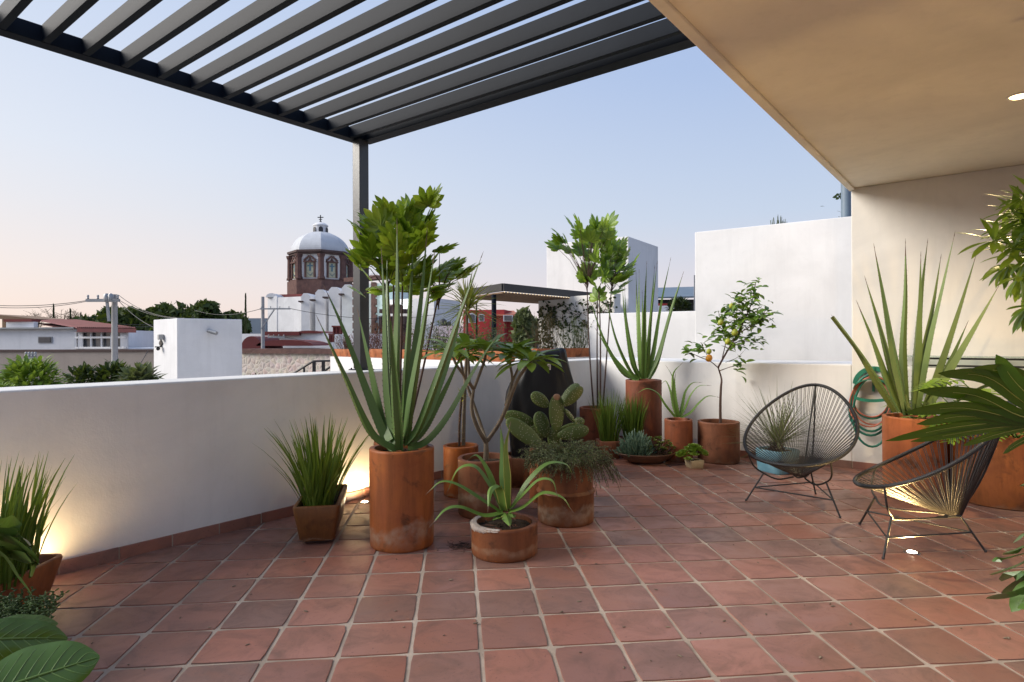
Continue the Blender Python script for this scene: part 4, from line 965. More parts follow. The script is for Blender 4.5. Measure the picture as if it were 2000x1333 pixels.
def hose(name, lab, mat, loops, r, seed):
    rs = random.Random(seed); pts = []
    for (cx, top, bot, rx, off) in loops:
        cy = (top+bot)/2; ry = (bot-top)/2
        for k in range(30):
            a = 2*math.pi*k/30+math.pi/2; e = 1+.0*rs.random()
            pts.append(onwall(cx+rx*math.cos(a)*(1+.05*math.sin(a*2)), cy-ry*math.sin(a), off+.012*math.sin(a*3+seed)))
    mb = MB(); mb.tube(pts, r, 8); o = mb.build(name, mat, None, 60); tag(o, lab, 'hose')
hose('garden_hose', 'green garden hose hanging in coils from the holder on the house wall', M['hoseg'], [(1704, 735, 818, 38, .05), (1702, 733, 843, 40, .08), (1701, 737, 851, 42, .06), (1704, 738, 873, 38, .10)], .0115, 1)
hose('garden_hose', 'thin orange garden hose coiled inside the green one on the house wall', M['hoseo'], [(1703, 738, 815, 36, .07), (1706, 736, 830, 40, .10), (1699, 741, 834, 40, .12)], .0078, 2)
# ================================================================ BAR COUNTER WITH GLASS SHELF
c0_ = onwall(1768, 700, .26); c1_ = c0_+wd*2.4
t = thing('bar_counter', 'white built-in counter with a black metal frame and glass top beside the house wall', 'counter', (c0_.x, c0_.y, 0))
mb = MB(); q = [(c0_-wn*.0), c1_, c1_-wn*.24, c0_-wn*.24]; zt = ZZ(1790, 718, c0_.y); mb.prism([(p.x, p.y) for p in q], 0, zt); mb.build('base', M['cream'], t, None, .01)
mb = MB(); fr0 = c0_+wd*.07; z1_, z2_ = ZZ(1790, 716, c0_.y), ZZ(1790, 698, c0_.y)
for k in range(4):
    p = fr0+wd*(.62*k)-wn*.03
    for dn in (0, -.17): mb.bar((p.x+wn.x*dn, p.y+wn.y*dn, z1_), (p.x+wn.x*dn, p.y+wn.y*dn, z2_), .032, .032, wd)
for zz_ in (z1_+.012, z2_-.009):
    for dn in (-.03,): 
        a_ = fr0+wn*dn; b_ = a_+wd*1.86; mb.bar((a_.x, a_.y, zz_), (b_.x, b_.y, zz_), .026, .017)
mb.build('frame', M['black'], t, None)
mb = MB(); mb.prism([(p.x, p.y) for p in (c0_-wd*.06+wn*.05, c1_+wn*.05, c1_-wn*.23, c0_-wd*.06-wn*.23)], z2_+.001, z2_+.013)
m, nt, b, _ = nodes('glass_top'); b.inputs['Base Color'].default_value = (.35, .40, .38, 1); b.inputs['Roughness'].default_value = .06; 
tp_n = nt.nodes.new('ShaderNodeBsdfTransparent'); tp_n.inputs[0].default_value = (.82, .88, .86, 1); mx_n = nt.nodes.new('ShaderNodeMixShader'); mx_n.inputs[0].default_value = .22; lk(nt, tp_n.outputs[0], mx_n.inputs[1]); lk(nt, b.outputs[0], mx_n.inputs[2]); lk(nt, mx_n.outputs[0], _.inputs[0])
mb.build('glass_top', m, t)

# ================================================================ COVERED GRILL
gy = 5.75
def gp(px, py, d=0): return P(px, py, gy+d)
t = thing('covered_grill', 'tall barbecue hidden under a black fabric cover against the parapet', 'covered grill', XY(1055, gy))
xs = lambda px: XY(px, gy).x
zt = ZZ(1100, 678, gy); zb = .04
prof = []   # outline stations from the top: (z, xl, xr, depth)
for py, xl, xr, dp in ((684, 1036, 1103, .17), (688, 1028, 1104, .20), (702, 1020, 1107, .22), (735, 1004, 1116, .27), (765, 987, 1124, .30), (800, 988, 1125, .31), (840, 993, 1124, .30), (893, 998, 1122, .30), (930, 999, 1121, .29)):
    prof.append((ZZ(1055, py, gy), xs(xl), xs(xr), dp))
mb = MB(); N = 56; vs = []; rs = random.Random(3)
for z_, xl, xr, dp in prof:
    cx = (xl+xr)/2; hx = (xr-xl)/2
    for k in range(N):
        a = 2*math.pi*k/N; ca, sa = math.cos(a), math.sin(a); e = .55
        x = cx+hx*math.copysign(abs(ca)**e, ca); y = gy+dp*math.copysign(abs(sa)**e, sa)
        fold = .016*math.sin(a*7+1.3*math.sin(z_*5))*min(1, max(0, (zt-z_)*1.6))+.008*math.sin(a*13+z_*9)
        vs.append(Vector((x+ca*fold, y+sa*fold, max(.015, z_))))
# slanted top edge: the right corner stands higher
for k in range(N): vs[k].z += (vs[k].x-xs(1070))*.26
fs = [(i*N+j, (i+1)*N+j, (i+1)*N+(j+1) % N, i*N+(j+1) % N) for i in range(len(prof)-1) for j in range(N)]
fs += [tuple(range(N))]
mb.add(vs, fs); o = mb.build('cover', M['cover'], t, 70)
ss = o.modifiers.new('sub', 'SUBSURF'); ss.levels = 1; ss.render_levels = 1
mb = MB(); tp_ = gp(1072, 717, -.285); mb.box(tp_, (.035, .003, .055), .12, 0, .10); tg_ = mb.build('care_tag', pmat('white_tag', (.75, .75, .74)), t)
mb = MB(); 
for dz, w_ in ((.014, .022), (.006, .018), (-.014, .02)): mb.box(tp_+Vector((0, -.003, dz)), (w_, .002, .003), .12, 0, .10)
mb.box(tp_+Vector((0, -.003, -.004)), (.012, .002, .010), .12, 0, .10)
mb.build('tag_print', M['wire'], tg_)

# ================================================================ LARGE ROUND POT AND BROAD-LEAVED PLANTS ON THE RIGHT
g = G(1971, 1004); r_ = .36; c_ = g+Vector((0, r_, 0)); c_.x = XY(1885, c_.y-.1).x+r_
hb = ZZ(2000, 858, g.y)
t = thing('potted_philodendron', 'philodendron with many-lobed leaves in the very large round pot with a dark blot', 'potted plant', c_)
mr = TC('terracotta_round', (.46, .19, .07), (.34, .13, .055), 24, stain=(.02, .03), damp=.5, gl=.45)
mb = MB(); mb.lathe([(r_*.86, 0), (r_*.9, .01), (r_*.97, hb*.25), (r_, hb*.55), (r_*.985, hb*.85), (r_*.97, hb-.03), (r_*.97, hb-.012), (r_*.95, hb), (r_*.90, hb-.004), (r_*.88, hb-.02), (r_*.87, hb-.1)], c_, 64, 0, .006); mb.build('pot', mr, t, 40)
mb = MB(); mb.lathe([(r_*.88, 0), (r_*.4, .02), (.01, .03)], c_+Vector((0, 0, hb-.08)), 30); mb.build('soil', M['soil'], t, 50)
# dark kiln blot on the side facing the chairs
def lobed(mb, base, d, up, S, rs, n=7, mi=0, w=.10):
    d = d.normalized(); sd = d.cross(up)
    if sd.length < 1e-3: sd = d.orthogonal()
    sd.normalize(); nn = sd.cross(d).normalized()
    mp = [base+d*S*f-nn*(.22*S*f*f) for f in [i/7 for i in range(8)]]
    mb.blade(mp, [S*.05+S*.10*math.sin(math.pi*min(1, i/7*1.02+.1)) for i in range(7)]+[.002], sd, .15, 0, mi)
    for i in range(n):
        f = .06+.78*i/(n-1); p = base+d*S*f-nn*(.22*S*f*f)
        for sg in (-1, 1):
            an = math.radians(115-75*f); ld = (d*math.cos(an)+sd*sg*math.sin(an)+nn*.12).normalized(); L = S*(.50-.30*f)*rs.uniform(.9, 1.1)+S*.08
            pts = [p+ld*L*k/5-nn*(.28*L*(k/5)**2)+d*(.12*L*(k/5)**2) for k in range(6)]
            mb.blade(pts, [S*w*x for x in (.50, .55, .62, .60, .40, .02)], nn.cross(ld), .12, 0, mi)
rs = random.Random(17); mb = MB(); mp_ = MB()
for i in range(34):
    a = rs.uniform(math.pi*.45, math.pi*1.65); el = rs.uniform(.15, 1.1); L = rs.uniform(.30, .62)
    d = Vector((math.cos(a)*math.cos(el), math.sin(a)*math.cos(el), math.sin(el))); b = c_+Vector((rs.uniform(-.2, .1), rs.uniform(-.2, .2), hb-.05)); e = b+d*L
    mp_.tube([b, b.lerp(e, .5)+Vector((0, 0, .05)), e], [.006, .005, .004], 6)
    lobed(mb, e, Vector((d.x, d.y, -.15)), Vector((0, 0, 1)), rs.uniform(.16, .27), rs)
mp_.build('petioles', M['agave2'], t, 60); mb.build('foliage', M['fatsia2'], t)

# the large split leaf hanging into the picture from a plant just outside it
def tfinger(mb, pts, Y, w, side=Vector((0, -.45, 1)), mi=0, vein=True, fold=.16):
    q = cr([P(p[0], p[1], Y+(p[2] if len(p) > 2 else 0)) for p in pts], 5); n = len(q); ws = []
    for i in range(n):
        t_ = i/(n-1); ws.append(max(.0006, w*(.62+.38*math.sin(math.pi*min(1, t_*.85)))*(1 if t_ < .72 else math.sqrt(max(0, 1-((t_-.72)/.28)**2)))))
    d = (q[-1]-q[0]).normalized(); s = (side-d*side.dot(d)).normalized()
    mb.blade(q, ws, s, fold, 0, mi)
    if vein:
        k = int(n*.85); mb.tube([p+(-d.cross(s) if d.cross(s).y > 0 else d.cross(s))*.0035 for p in q[:k]], [max(.0005, .0028*(1-i/k)) for i in range(k)], 5, 1)
zr = lambda x, y: (1700+x/4.443, 560+y/4.443)
def leafthing(name, lab, base, pot=None):
    return thing(name, lab, 'potted plant', base)
YF = 1.75
pb = Vector((2.05, 1.75, 0))
t = leafthing('split_leaf_plant', 'big glossy split leaf with pale veins reaching in front of the chair', pb)
cyl_pot(t, pb, .22, .38, TC('terracotta_side', (.40, .16, .075), (.32, .12, .06), 26), .9, .03, 26)
mb = MB(); FG = [([(1700, 1130), (1450, 1000), (1250, 820), (1090, 590)], .052), ([(1700, 1120, .02), (1500, 900), (1180, 740), (870, 715)], .05), ([(1650, 1150), (1330, 1000), (1000, 780), (585, 752)], .050), ([(1650, 1160), (1300, 1120), (900, 940), (410, 900)], .050), ([(1650, 1165), (1300, 1150), (800, 1050), (290, 1092)], .050),
      ([(1650, 1170), (1250, 1165), (800, 1120), (400, 1195)], .044), ([(1650, 1175), (1200, 1170), (700, 1220), (130, 1340)], .040), ([(1650, 1180), (1250, 1200), (800, 1260), (350, 1345)], .036), ([(1650, 1190), (1350, 1220), (1050, 1290), (800, 1380)], .034), ([(1650, 1200), (1450, 1270), (1250, 1370), (1150, 1450)], .034), ([(1250, 860), (1150, 830, -.03), (950, 880, -.06), (710, 1025, -.1)], .015)]
FG = [f for f in FG]
for k, (pp, w_) in enumerate(FG): tfinger(mb, [zr(p[0], p[1])+(((p[2] if len(p) > 2 else 0)+.012*k-.05),) for p in pp], YF, w_*.44)
mb.build('leaf', [M['monstera'], M['vein']], t, 50)
mb = MB(); a_ = P(*zr(1640, 1165), YF); mb.tube(cr([a_, P(*zr(1900, 1200), YF+.02), Vector((2.0, 1.75, .75)), pb+Vector((0, 0, .33))], 6), .011, 9); mb.build('petiole', M['agave2'], t, 60)
# lower right sprays of the same corner
pb = Vector((1.72, 1.28, 0)); YF = 1.45
t = leafthing('broad_leaf_shrub', 'dark pointed leaves hanging low over the tiles at the right edge', pb)
cyl_pot(t, pb, .16, .26, TC('terracotta_edge', (.40, .16, .075), (.32, .12, .06), 27), .9, .025, 27)
z3 = lambda x, y: (1700+x/2.107, 600+y/2.107)
mb = MB()
for pp, w_ in [([(660, 930), (620, 935), (590, 970)], .02), ([(690, 960), (620, 985), (545, 1020)], .026), ([(690, 1010), (600, 1060), (490, 1100)], .024), ([(690, 1040), (620, 1090), (540, 1130)], .028), ([(690, 1090), (610, 1150), (560, 1190)], .028), ([(690, 1130), (620, 1170), (580, 1255)], .026), ([(690, 1140), (600, 1170), (475, 1200)], .02), ([(690, 730), (640, 725), (615, 735)], .015), ([(690, 1100), (640, 1200), (605, 1240)], .024), ([(680, 1000), (560, 1030), (500, 1045)], .012), ([(700, 1060), (650, 1080), (600, 1130)], .03)]:
    tfinger(mb, [z3(*p)+(U(-.06, .06),) for p in pp], YF, w_*.7, Vector((.3, -.6, .6)), 0, False, .25)
mb.build('foliage', M['shade'], t, 50)
mb = MB()
for y_ in (950, 1040, 1120): a_ = P(*z3(670, y_), YF); mb.tube(cr([a_, a_+Vector((.12, 0, .02)), Vector((1.75, 1.3, .5)), pb+Vector((0, 0, .22))], 5), .006, 7)
mb.build('stems', M['agave2'], t, 60)
# schefflera at the upper right
YS = 2.9; sb = XY(2120, YS); sb.z = 0
t = leafthing('schefflera', 'leafy schefflera with narrow whorled leaflets against the cream house wall, upper corner', sb)
cyl_pot(t, sb, .2, .40, TC('terracotta_schefflera', (.40, .16, .075), (.32, .12, .06), 28), .95, .03, 28)
zs = lambda x, y: (1600+x/3.175, 380+y/3.175)
hubs = [(1200, 110, 0), (1080, 290, 1), (1215, 200, 0), (1255, 60, 0), (1180, 440, 2), (1250, 520, 2), (1230, 380, 1), (1290, 300, 1), (1290, 150, 0), (1300, 440, 2), (1330, 560, 2), (1310, 690, 3), (1260, 300, 1), (1350, 60, 0), (1370, 220, 0), (1380, 380, 1), (1400, 500, 2), (1340, 20, 0), (1420, 120, 0)]
rs = random.Random(23); lf = MB(); st = MB(); trunk = [Vector((sb.x, sb.y, .36)), Vector((sb.x-.03, sb.y, 1.0)), Vector((sb.x+.02, sb.y+.02, 1.9)), Vector((sb.x, sb.y, 2.2))]
tk = cr(trunk, 6)
for x, y, kind in hubs+[(x+rs.uniform(-45, 45)+15, y+rs.uniform(-50, 50), k_) for x, y, k_ in hubs]:
    p = P(*zs(x, y), YS+rs.uniform(-.2, .2)); q = min(tk, key=lambda o: abs(o.z-p.z+.15)); st.tube([q, q.lerp(p, .5)+Vector((0, 0, .05)), p], [.007, .005, .004], 6)
    ax = (Vector((-.6, -.4, .55)) if kind < 2 else Vector((-.5, -.5, -.35))).normalized()
    for k in range(rs.randint(7, 9)):
        a = k*.78+rs.uniform(-.2, .2); o1 = ax.orthogonal().normalized(); o2 = ax.cross(o1); d = (ax*.55+o1*math.cos(a)+o2*math.sin(a)).normalized()
        if kind >= 2: d = (d+Vector((0, 0, -.5))).normalized()
        lf.oleaf(p, d, Vector((0, -.3, 1)), rs.uniform(.10, .175), rs.uniform(.012, .018), rs.uniform(.1, .35), .22, 6, 0, .75, .55)
mb = MB(); mb.tube(tk, [.022-.010*i/(len(tk)-1) for i in range(len(tk))], 9); mb.build('trunk', M['bark'], t, 60)
st.build('petioles', M['agave2'], t, 60); lf.build('foliage', M['fatsia2'], t)
# ================================================================ FOREGROUND, LEFT
YL = 1.35; pb = Vector((-1.75, 1.35, 0))
t = leafthing('monstera', 'glossy monstera leaves at the bottom left corner above the tiles', pb)
cyl_pot(t, pb, .18, .26, TC('terracotta_monstera', (.40, .16, .075), (.32, .12, .06), 29), .9, .03, 29)
z4 = lambda x, y: (x/2.6, 820+y/2.6)
def bigleaf(t, base, tip, wl, wr, Y0, Y1, mat, curl=.08, name='leaf'):
    """one broad leaf: midrib base->tip, outline half widths either side (fractions), raised midrib"""
    mb = MB(); b = P(*base, Y0); e = P(*tip, Y1); d = e-b; L = d.length; d.normalize(); s = d.cross(Vector((0, -.75, 1))).normalized(); nn = s.cross(d); n = len(wl); m = 7; vs = []
    for i in range(n):
        f = i/(n-1); c = b+d*L*f-nn*(curl*L*f*f)
        for j in range(-m, m+1):
            w_ = (wr[i] if j > 0 else wl[i])*abs(j)/m*L
            vs.append(c+s*math.copysign(w_, j if j else 1)+nn*(.10*w_-.55*w_*w_/L+.012*L*math.sin(i*1.9)*abs(j)/m))
    k = 2*m+1; mb.add(vs, [(i*k+j, i*k+j+1, (i+1)*k+j+1, (i+1)*k+j) for i in range(n-1) for j in range(k-1)])
    mb.tube([vs[i*k+m]+nn*.0012 for i in range(n)], [.004*(1-.8*i/(n-1)) for i in range(n)], 6, 1)
    for i in range(1, n-2):
        for sg in (-1, 1):
            q = []
            for j in range(0, m): ii = min(n-1, i+j*.33); i0 = int(ii); u = ii-i0; a_ = vs[i0*k+m+sg*j]; b_ = vs[min(n-1, i0+1)*k+m+sg*j]; q.append(a_.lerp(b_, u)+nn*.0002)
            mb.tube(q, [.0016*(1-.8*jj/(m-1)) for jj in range(m)], 5, 1)
    M.setdefault('leafvein', pmat('green_leaf_vein', (.12, .22, .05), (.10, .18, .04), 8, .4)); o = mb.build(name, [mat, M['leafvein']], t, 60); ss = o.modifiers.new('sub', 'SUBSURF'); ss.levels = 1; ss.render_levels = 1; return b
WL = [.03, .22, .33, .39, .41, .41, .39, .355, .30, .215, .02]
B = [bigleaf(t, z4(-160, 1420), z4(505, 1190), WL, [x*.8 for x in WL], 1.10, 1.22, M['monstera'], .05),
     bigleaf(t, z4(-260, 1130), z4(346, 1085), [x*.62 for x in WL], [x*.6 for x in WL], 1.25, 1.35, M['monstera'], .10),
     bigleaf(t, z4(-60, 1060), z4(300, 1010), [x*.55 for x in WL], [x*.5 for x in WL], 1.42, 1.50, M['shade'], .15),
     bigleaf(t, z4(-260, 1280), z4(210, 1180), [x*.5 for x in WL], [x*.5 for x in WL], 1.30, 1.38, M['shade'], .15)]
mb = MB()
for b_ in B: mb.tube(cr([b_, b_+Vector((-.1, 0, -.02)), pb+Vector((.05, 0, .35)), pb+Vector((0, 0, .2))], 5), .007, 7)
mb.build('petioles', M['agave2'], t, 60)
# split philodendron leaf drooping over the long trough
YP = 1.9; pb = Vector((-2.05, 1.95, 0))
t = leafthing('drooping_philodendron', 'blue-green split leaf drooping in front of the long trough at the edge', pb)
cyl_pot(t, pb, .17, .3, TC('terracotta_droop', (.40, .16, .075), (.32, .12, .06), 30), .9, .03, 30)
mb = MB()
for pp, w_ in [([(-60, 560), (0, 535), (55, 560), (100, 610), (150, 650)], .030), ([(-60, 580), (30, 575), (100, 590), (150, 640)], .022), ([(-60, 640), (60, 640), (130, 665), (190, 720)], .042), ([(-60, 660), (60, 700), (150, 720), (165, 795)], .030), ([(-60, 650), (20, 700), (80, 790), (165, 895)], .036), ([(-60, 620), (10, 640), (100, 680), (185, 740)], .030)]:
    tfinger(mb, [z4(*p)+(U(-.04, .04),) for p in pp], YP, w_*1.25, Vector((.35, -.7, .6)), 0, False, .12)
mb.build('leaf', M['shade'], t, 60)
mb = MB(); a_ = P(*z4(-50, 620), YP); mb.tube(cr([a_, a_+Vector((-.15, 0, .03)), pb+Vector((0, 0, .6)), pb+Vector((0, 0, .26))], 5), .008, 7); mb.build('petiole', M['agave2'], t, 60)
# donkey-tail sedum below the trough
cb = G(60, 1262); cb = Vector((-2.02, 2.33, 0))
t = thing('potted_sedum', 'dense dark green trailing sedum beside the long trough, above the monstera leaves', 'potted plant', cb)
cyl_pot(t, cb, .17, .20, TC('terracotta_sedum', (.36, .14, .07), (.28, .11, .06), 31), .92, .025, 31)
mb = MB(); rs = random.Random(44)
for i in range(330):
    a = rs.uniform(0, 6.28); q = math.sqrt(rs.random()); p = cb+Vector((math.cos(a)*q*.15, math.sin(a)*q*.15, .19)); d = Vector((math.cos(a)*q*.7, math.sin(a)*q*.7, rs.uniform(.5, 1.2))).normalized(); L = rs.uniform(.05, .15)
    for k in range(int(L/.008)):
        c = p+d*(k*.008)+Vector((0, 0, -.9*(k*.008)**2)); a2 = k*2.4; o = (Vector((math.cos(a2), math.sin(a2), .5))).normalized()
        mb.ell(c+o*.006, o*.009, o.orthogonal().normalized()*.0038, o.cross(o.orthogonal()).normalized()*.0034, 5, 4)
mb.build('foliage', leafmat('sedum_bead', (.055, .105, .035), (.12, .19, .06), .42, .1, .7, 8), t, 60)
# dry roots and crumbs on the tiles
rs = random.Random(77); mb = MB(); c = G(903, 1068)
for i in range(46):
    a = rs.uniform(0, 6.28); q = rs.uniform(0, .07); p = c+Vector((math.cos(a)*q*1.5, math.sin(a)*q, .004)); pts = [p]; d = rs.uniform(0, 6.28)
    for k in range(5): d += rs.gauss(0, .7); pts.append(pts[-1]+Vector((math.cos(d)*.018, math.sin(d)*.012, rs.uniform(-.002, .003)))); pts[-1].z = max(.003, pts[-1].z)
    mb.tube(pts, .0011, 4)
o = mb.build('dry_roots', M['barkdk']); tag(o, 'small tangle of dry roots on the tiles beside the low agave pot', 'plant debris')
mb = MB()
for i in range(170):
    p = Vector((rs.uniform(-2.2, 3.6), rs.uniform(2.4, 5.6), .004))
    if not inside(p+NW*-.35): continue
    s = rs.uniform(.0025, .009); a = rs.uniform(0, 3.14); d = Vector((math.cos(a), math.sin(a), 0)); mb.ell(p, d*s*1.6, Vector((-d.y, d.x, 0))*s*.7, Vector((0, 0, .0022)), 6, 4)
o = mb.build('floor_litter', pmat('leaf_crumbs', (.06, .04, .025), (.30, .24, .17), 3, .9)); tag(o, kind='stuff')
# ================================================================ THE TOWN BEYOND
GZ = -6.0
mb = MB(); n = 48; vs = [Vector((0, 40, GZ-.02))]
for k in range(n): a = 2*math.pi*k/n; vs.append(Vector((1800*math.cos(a), 40+1800*math.sin(a), GZ-.02)))
mb.add(vs, [(0, 1+k, 1+(k+1) % n) for k in range(n)])
tag(mb.build('ground', pmat('town_ground', (.17, .155, .14), (.12, .11, .09), .08, .95)), kind='structure')
M['walld'] = plaster('distant_white_wall', (.74, .74, .75)); M['beige'] = plaster('beige_wall', (.34, .29, .255)); M['tank'] = pmat('black_tank', (.03, .03, .035), None, 4, .5)
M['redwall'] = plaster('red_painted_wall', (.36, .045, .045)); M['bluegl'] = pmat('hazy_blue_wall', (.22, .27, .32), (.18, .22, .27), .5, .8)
M['tileroof'] = pmat('barrel_tile_roof', (.17, .040, .042), (.10, .026, .03), 2.5, .85, .6, 20)
def wallbox(mb, a, b, th, z0, z1, mi=0):
    d = (b-a).normalized(); n = Vector((-d.y, d.x, 0)); mb.prism([(p.x, p.y) for p in (a, b, b+n*th, a+n*th)], z0, z1, mi)
def facade_pt(a, b, f, z, off=0): d = (b-a).normalized(); n = Vector((d.y, -d.x, 0)); p = a.lerp(b, f)+n*off; return Vector((p.x, p.y, z))
def panel(mb, a, b, f0, f1, z0, z1, off, th=.03, mi=0):
    p = [facade_pt(a, b, f0, z0, off), facade_pt(a, b, f1, z0, off), facade_pt(a, b, f1, z1, off), facade_pt(a, b, f0, z1, off)]
    d = (b-a).normalized(); n = Vector((d.y, -d.x, 0)); mb.extrude(p, -n*th, mi)
def frac(a, b, px):      # where the image column px meets the facade a-b
    d = b-a; k = ray(px, 665)[0]; return (k*a.y-a.x)/(d.x-k*d.y)
# --- white stair tower
c = XY(346, 11.0); a = XY(300, 11.8); b = XY(473, 11.75); e = a+b-c
zt = ZZ(346, 622, 11.0)
mb = MB(); mb.prism([(p.x, p.y) for p in (a, c, b, e)], GZ, zt); t = mb.build('stair_tower', M['walld'], None, None, .01); tag(t, 'plain white roof-top stair tower with a black diamond plaque and small cameras', 'tower')
na = Vector(((c-a).y, -(c-a).x, 0)).normalized(); nb = Vector(((b-c).y, -(b-c).x, 0)).normalized()
def on(a, b, px, py, off): f = frac(a, b, px); p = a.lerp(b, f); z = ZZ(px, py, p.y); d = (b-a).normalized(); n = Vector((d.y, -d.x, 0)); return Vector((p.x, p.y, z))+n*off
p = on(a, c, 315.7, 670.7, .003); d = (c-a).normalized(); mb = MB(); s = .085
mb.extrude([p-d*s, p-Vector((0, 0, s*.9)), p+d*s, p+Vector((0, 0, s*.9))], na*.02); mb.build('diamond_plaque', M['black'], t)
p = on(a, c, 319.6, 658.7, .05); mb = MB(); mb.box(p, (.09, .09, .10), math.atan2(d.y, d.x)); mb.build('floodlight', M['metal'], t, None, .01)
p = on(a, c, 316.6, 681.5, .07); mb = MB(); mb.box(p+Vector((0, 0, .035)), (.09, .09, .02), .3); mb.ell(p, Vector((0, 0, .035)), Vector((.035, 0, 0)), Vector((0, .035, 0)), 10, 8); mb.build('dome_camera', M['black'], t, 40)
p = on(c, b, 412, 646.5, .0); mb = MB(); mb.tube([p, p+nb*.10, p+nb*.12-Vector((0, 0, .03))], .02, 8); q = p+nb*.14-Vector((0, 0, .02)); mb.tube([q-Vector((.09, 0, -.02)), q+Vector((.09, -.04, -.03))], .038, 10); mb.build('bullet_camera', M['metal'], t, 40)
# --- long beige wall
a = XY(-120, 16.5); b = XY(330, 15.6)
mb = MB(); wallbox(mb, a, b, .3, GZ, ZZ(150, 687.5, 16)); t = mb.build('beige_wall', M['beige']); tag(t, 'long weathered beige wall below the white house with the red tiled roof', 'wall')
mb = MB(); z = ZZ(150, 687.5, 16); wallbox(mb, a+Vector((0, -.03, 0)), b+Vector((0, -.03, 0)), .36, z+.002, z+.06); mb.build('coping', M['stonedk'], t)
# --- white house with red roof and sunroom
H0 = XY(-60, 19.5); H1 = XY(150, 19.2); H2 = XY(249, 18.6)
zb_ = ZZ(100, 690, 18.5)-1; hz = ZZ(75, 643, 19.3)
t = thing('white_house', 'white house with a red tiled roof and a glazed sunroom beyond the beige wall', 'house', (H0.x, H0.y, GZ))
mb = MB(); mb.prism([(p.x, p.y) for p in (H0, H1, H1+Vector((-.5, 7, 0)), H0+Vector((-1, 7, 0)))], GZ, hz); mb.build('wall', M['walld'], t)
mb = MB(); mb.prism([(p.x, p.y) for p in (H0-Vector((0, .15, 0)), H1-Vector((0, .15, 0)), H1+Vector((0, .1, 0)), H0+Vector((0, .1, 0)))], hz+.002, hz+.05); mb.build('eave', M['metal'], t)
f0, f1 = frac(H0, H1, 75), frac(H0, H1, 102.5); mb = MB(); panel(mb, H0, H1, f0, f1, ZZ(88, 670.5, 19.3), ZZ(88, 658, 19.3), .02); wn_ = mb.build('window', M['metal'], t)
mb = MB(); dd_ = (f1-f0)*.08; panel(mb, H0, H1, f0+dd_, f1-dd_, ZZ(88, 669.3, 19.3), ZZ(88, 659.3, 19.3), .035); mb.build('pane', M['glass'], wn_)
# sunroom
sz0, sz1 = ZZ(200, 681.5, 18.9), ZZ(200, 646, 18.9)
mb = MB(); mb.prism([(p.x, p.y) for p in (H1, H2, H2+Vector((0, 4, 0)), H1+Vector((0, 4, 0)))], GZ, sz0); mb.build('sunroom_base', M['walld'], t)
mb = MB(); panel(mb, H1, H2, .02, .98, sz0+.002, sz1, -.02, .04); mb.build('sunroom_glass', M['glass'], t)
fr_ = MB()
for px, w_ in ((150, .5), (158.5, .10), (163, .05), (180.5, .05), (201, .05), (221, .08), (224, .05), (241, .10), (248, .12)):
    f = frac(H1, H2, px); p = facade_pt(H1, H2, f, 0, .03); fr_.bar((p.x, p.y, sz0), (p.x, p.y, sz1), w_ if w_ < .3 else .08, .06, (0, 1, 0))
for zz_ in (sz0+.03, ZZ(200, 659.5, 18.9), sz1-.03):
    a_ = facade_pt(H1, H2, 0, zz_, .04); b_ = facade_pt(H1, H2, 1, zz_, .04); fr_.bar(a_, b_, .05, .06)
fr_.build('sunroom_frame', M['walld'], t)
# roof: one sloping tiled plane, corrugated
mb = MB(); A_ = P(66, 625.5, 23.5); B_ = P(150, 626.5, 23.5); C_ = P(266, 642.5, 18.3); D_ = P(150, 641.5, 18.9)
rows = 60; vs = []
for i in range(rows+1):
    u = i/rows; lo = D_.lerp(C_, u); hi = A_.lerp(B_, u); z_ = .05*(i % 2)
    vs += [lo+Vector((0, 0, z_)), hi+Vector((0, 0, z_))]
mb.add(vs, [(2*i, 2*i+2, 2*i+3, 2*i+1) for i in range(rows)])
mb.add([p-Vector((0, 0, .12)) for p in (D_, C_, B_, A_)], [(0, 1, 2, 3)])
mb.quad(D_, C_, C_-Vector((0, 0, .12)), D_-Vector((0, 0, .12)))
mb.build('roof', M['tileroof'], t)
mb = MB(); a_ = XY(12, 22); b_ = XY(66, 22); wallbox(mb, a_, b_, .2, hz, ZZ(40, 629, 22)); mb.build('upper_parapet', M['walld'], t)
mb = MB(); wallbox(mb, a_-Vector((0, .1, 0)), b_-Vector((0, .1, 0)), .4, ZZ(40, 629, 22)+.002, ZZ(40, 624, 22)); mb.build('red_coping', M['redroof'], t)
mb = MB(); a_ = XY(-30, 22.5); b_ = XY(70, 22.5); zz_ = ZZ(20, 619, 22.5); mb.extrude([Vector((a_.x, a_.y, zz_+.12)), Vector((b_.x, b_.y, zz_-.08)), Vector((b_.x, b_.y, zz_-.16)), Vector((a_.x, a_.y, zz_-.05))], (0, 2.5, 0))
for px in (10, 31): q = XY(px, 22.6); mb.bar((q.x, q.y, hz), (q.x, q.y, zz_), .12, .12)
mb.build('wooden_canopy', M['wood'], t)

# --- trees
def crown(mb, c, rx, ry, rz, n, s, rs, lumps=7, mi=0):
    L = [(Vector((rs.uniform(-.72, .72), rs.uniform(-.6, .6), rs.gauss(0, .34))), rs.uniform(.38, .62)) for _ in range(lumps)]
    for i in range(n):
        o, q = L[rs.randrange(lumps)]; d = Vector((rs.gauss(0, 1), rs.gauss(0, 1), rs.gauss(0, 1))).normalized()*(q*rs.uniform(.65, 1.05))
        p = o+d
        if p.length > 1.12: p *= 1.12/p.length
        P_ = c+Vector((p.x*rx, p.y*ry, p.z*rz)); a = Vector((rs.gauss(0, 1), rs.gauss(0, 1), rs.gauss(0, .7))).normalized(); b = a.orthogonal().normalized(); b = Matrix.Rotation(rs.uniform(0, 6.28), 3, a) @ b
        e = a.cross(b); k = s*rs.uniform(.5, 1.2); mb.add([P_-b*k, P_+e*k*.5, P_+b*k, P_-e*k*.5], [(0, 1, 2, 3)], mi)
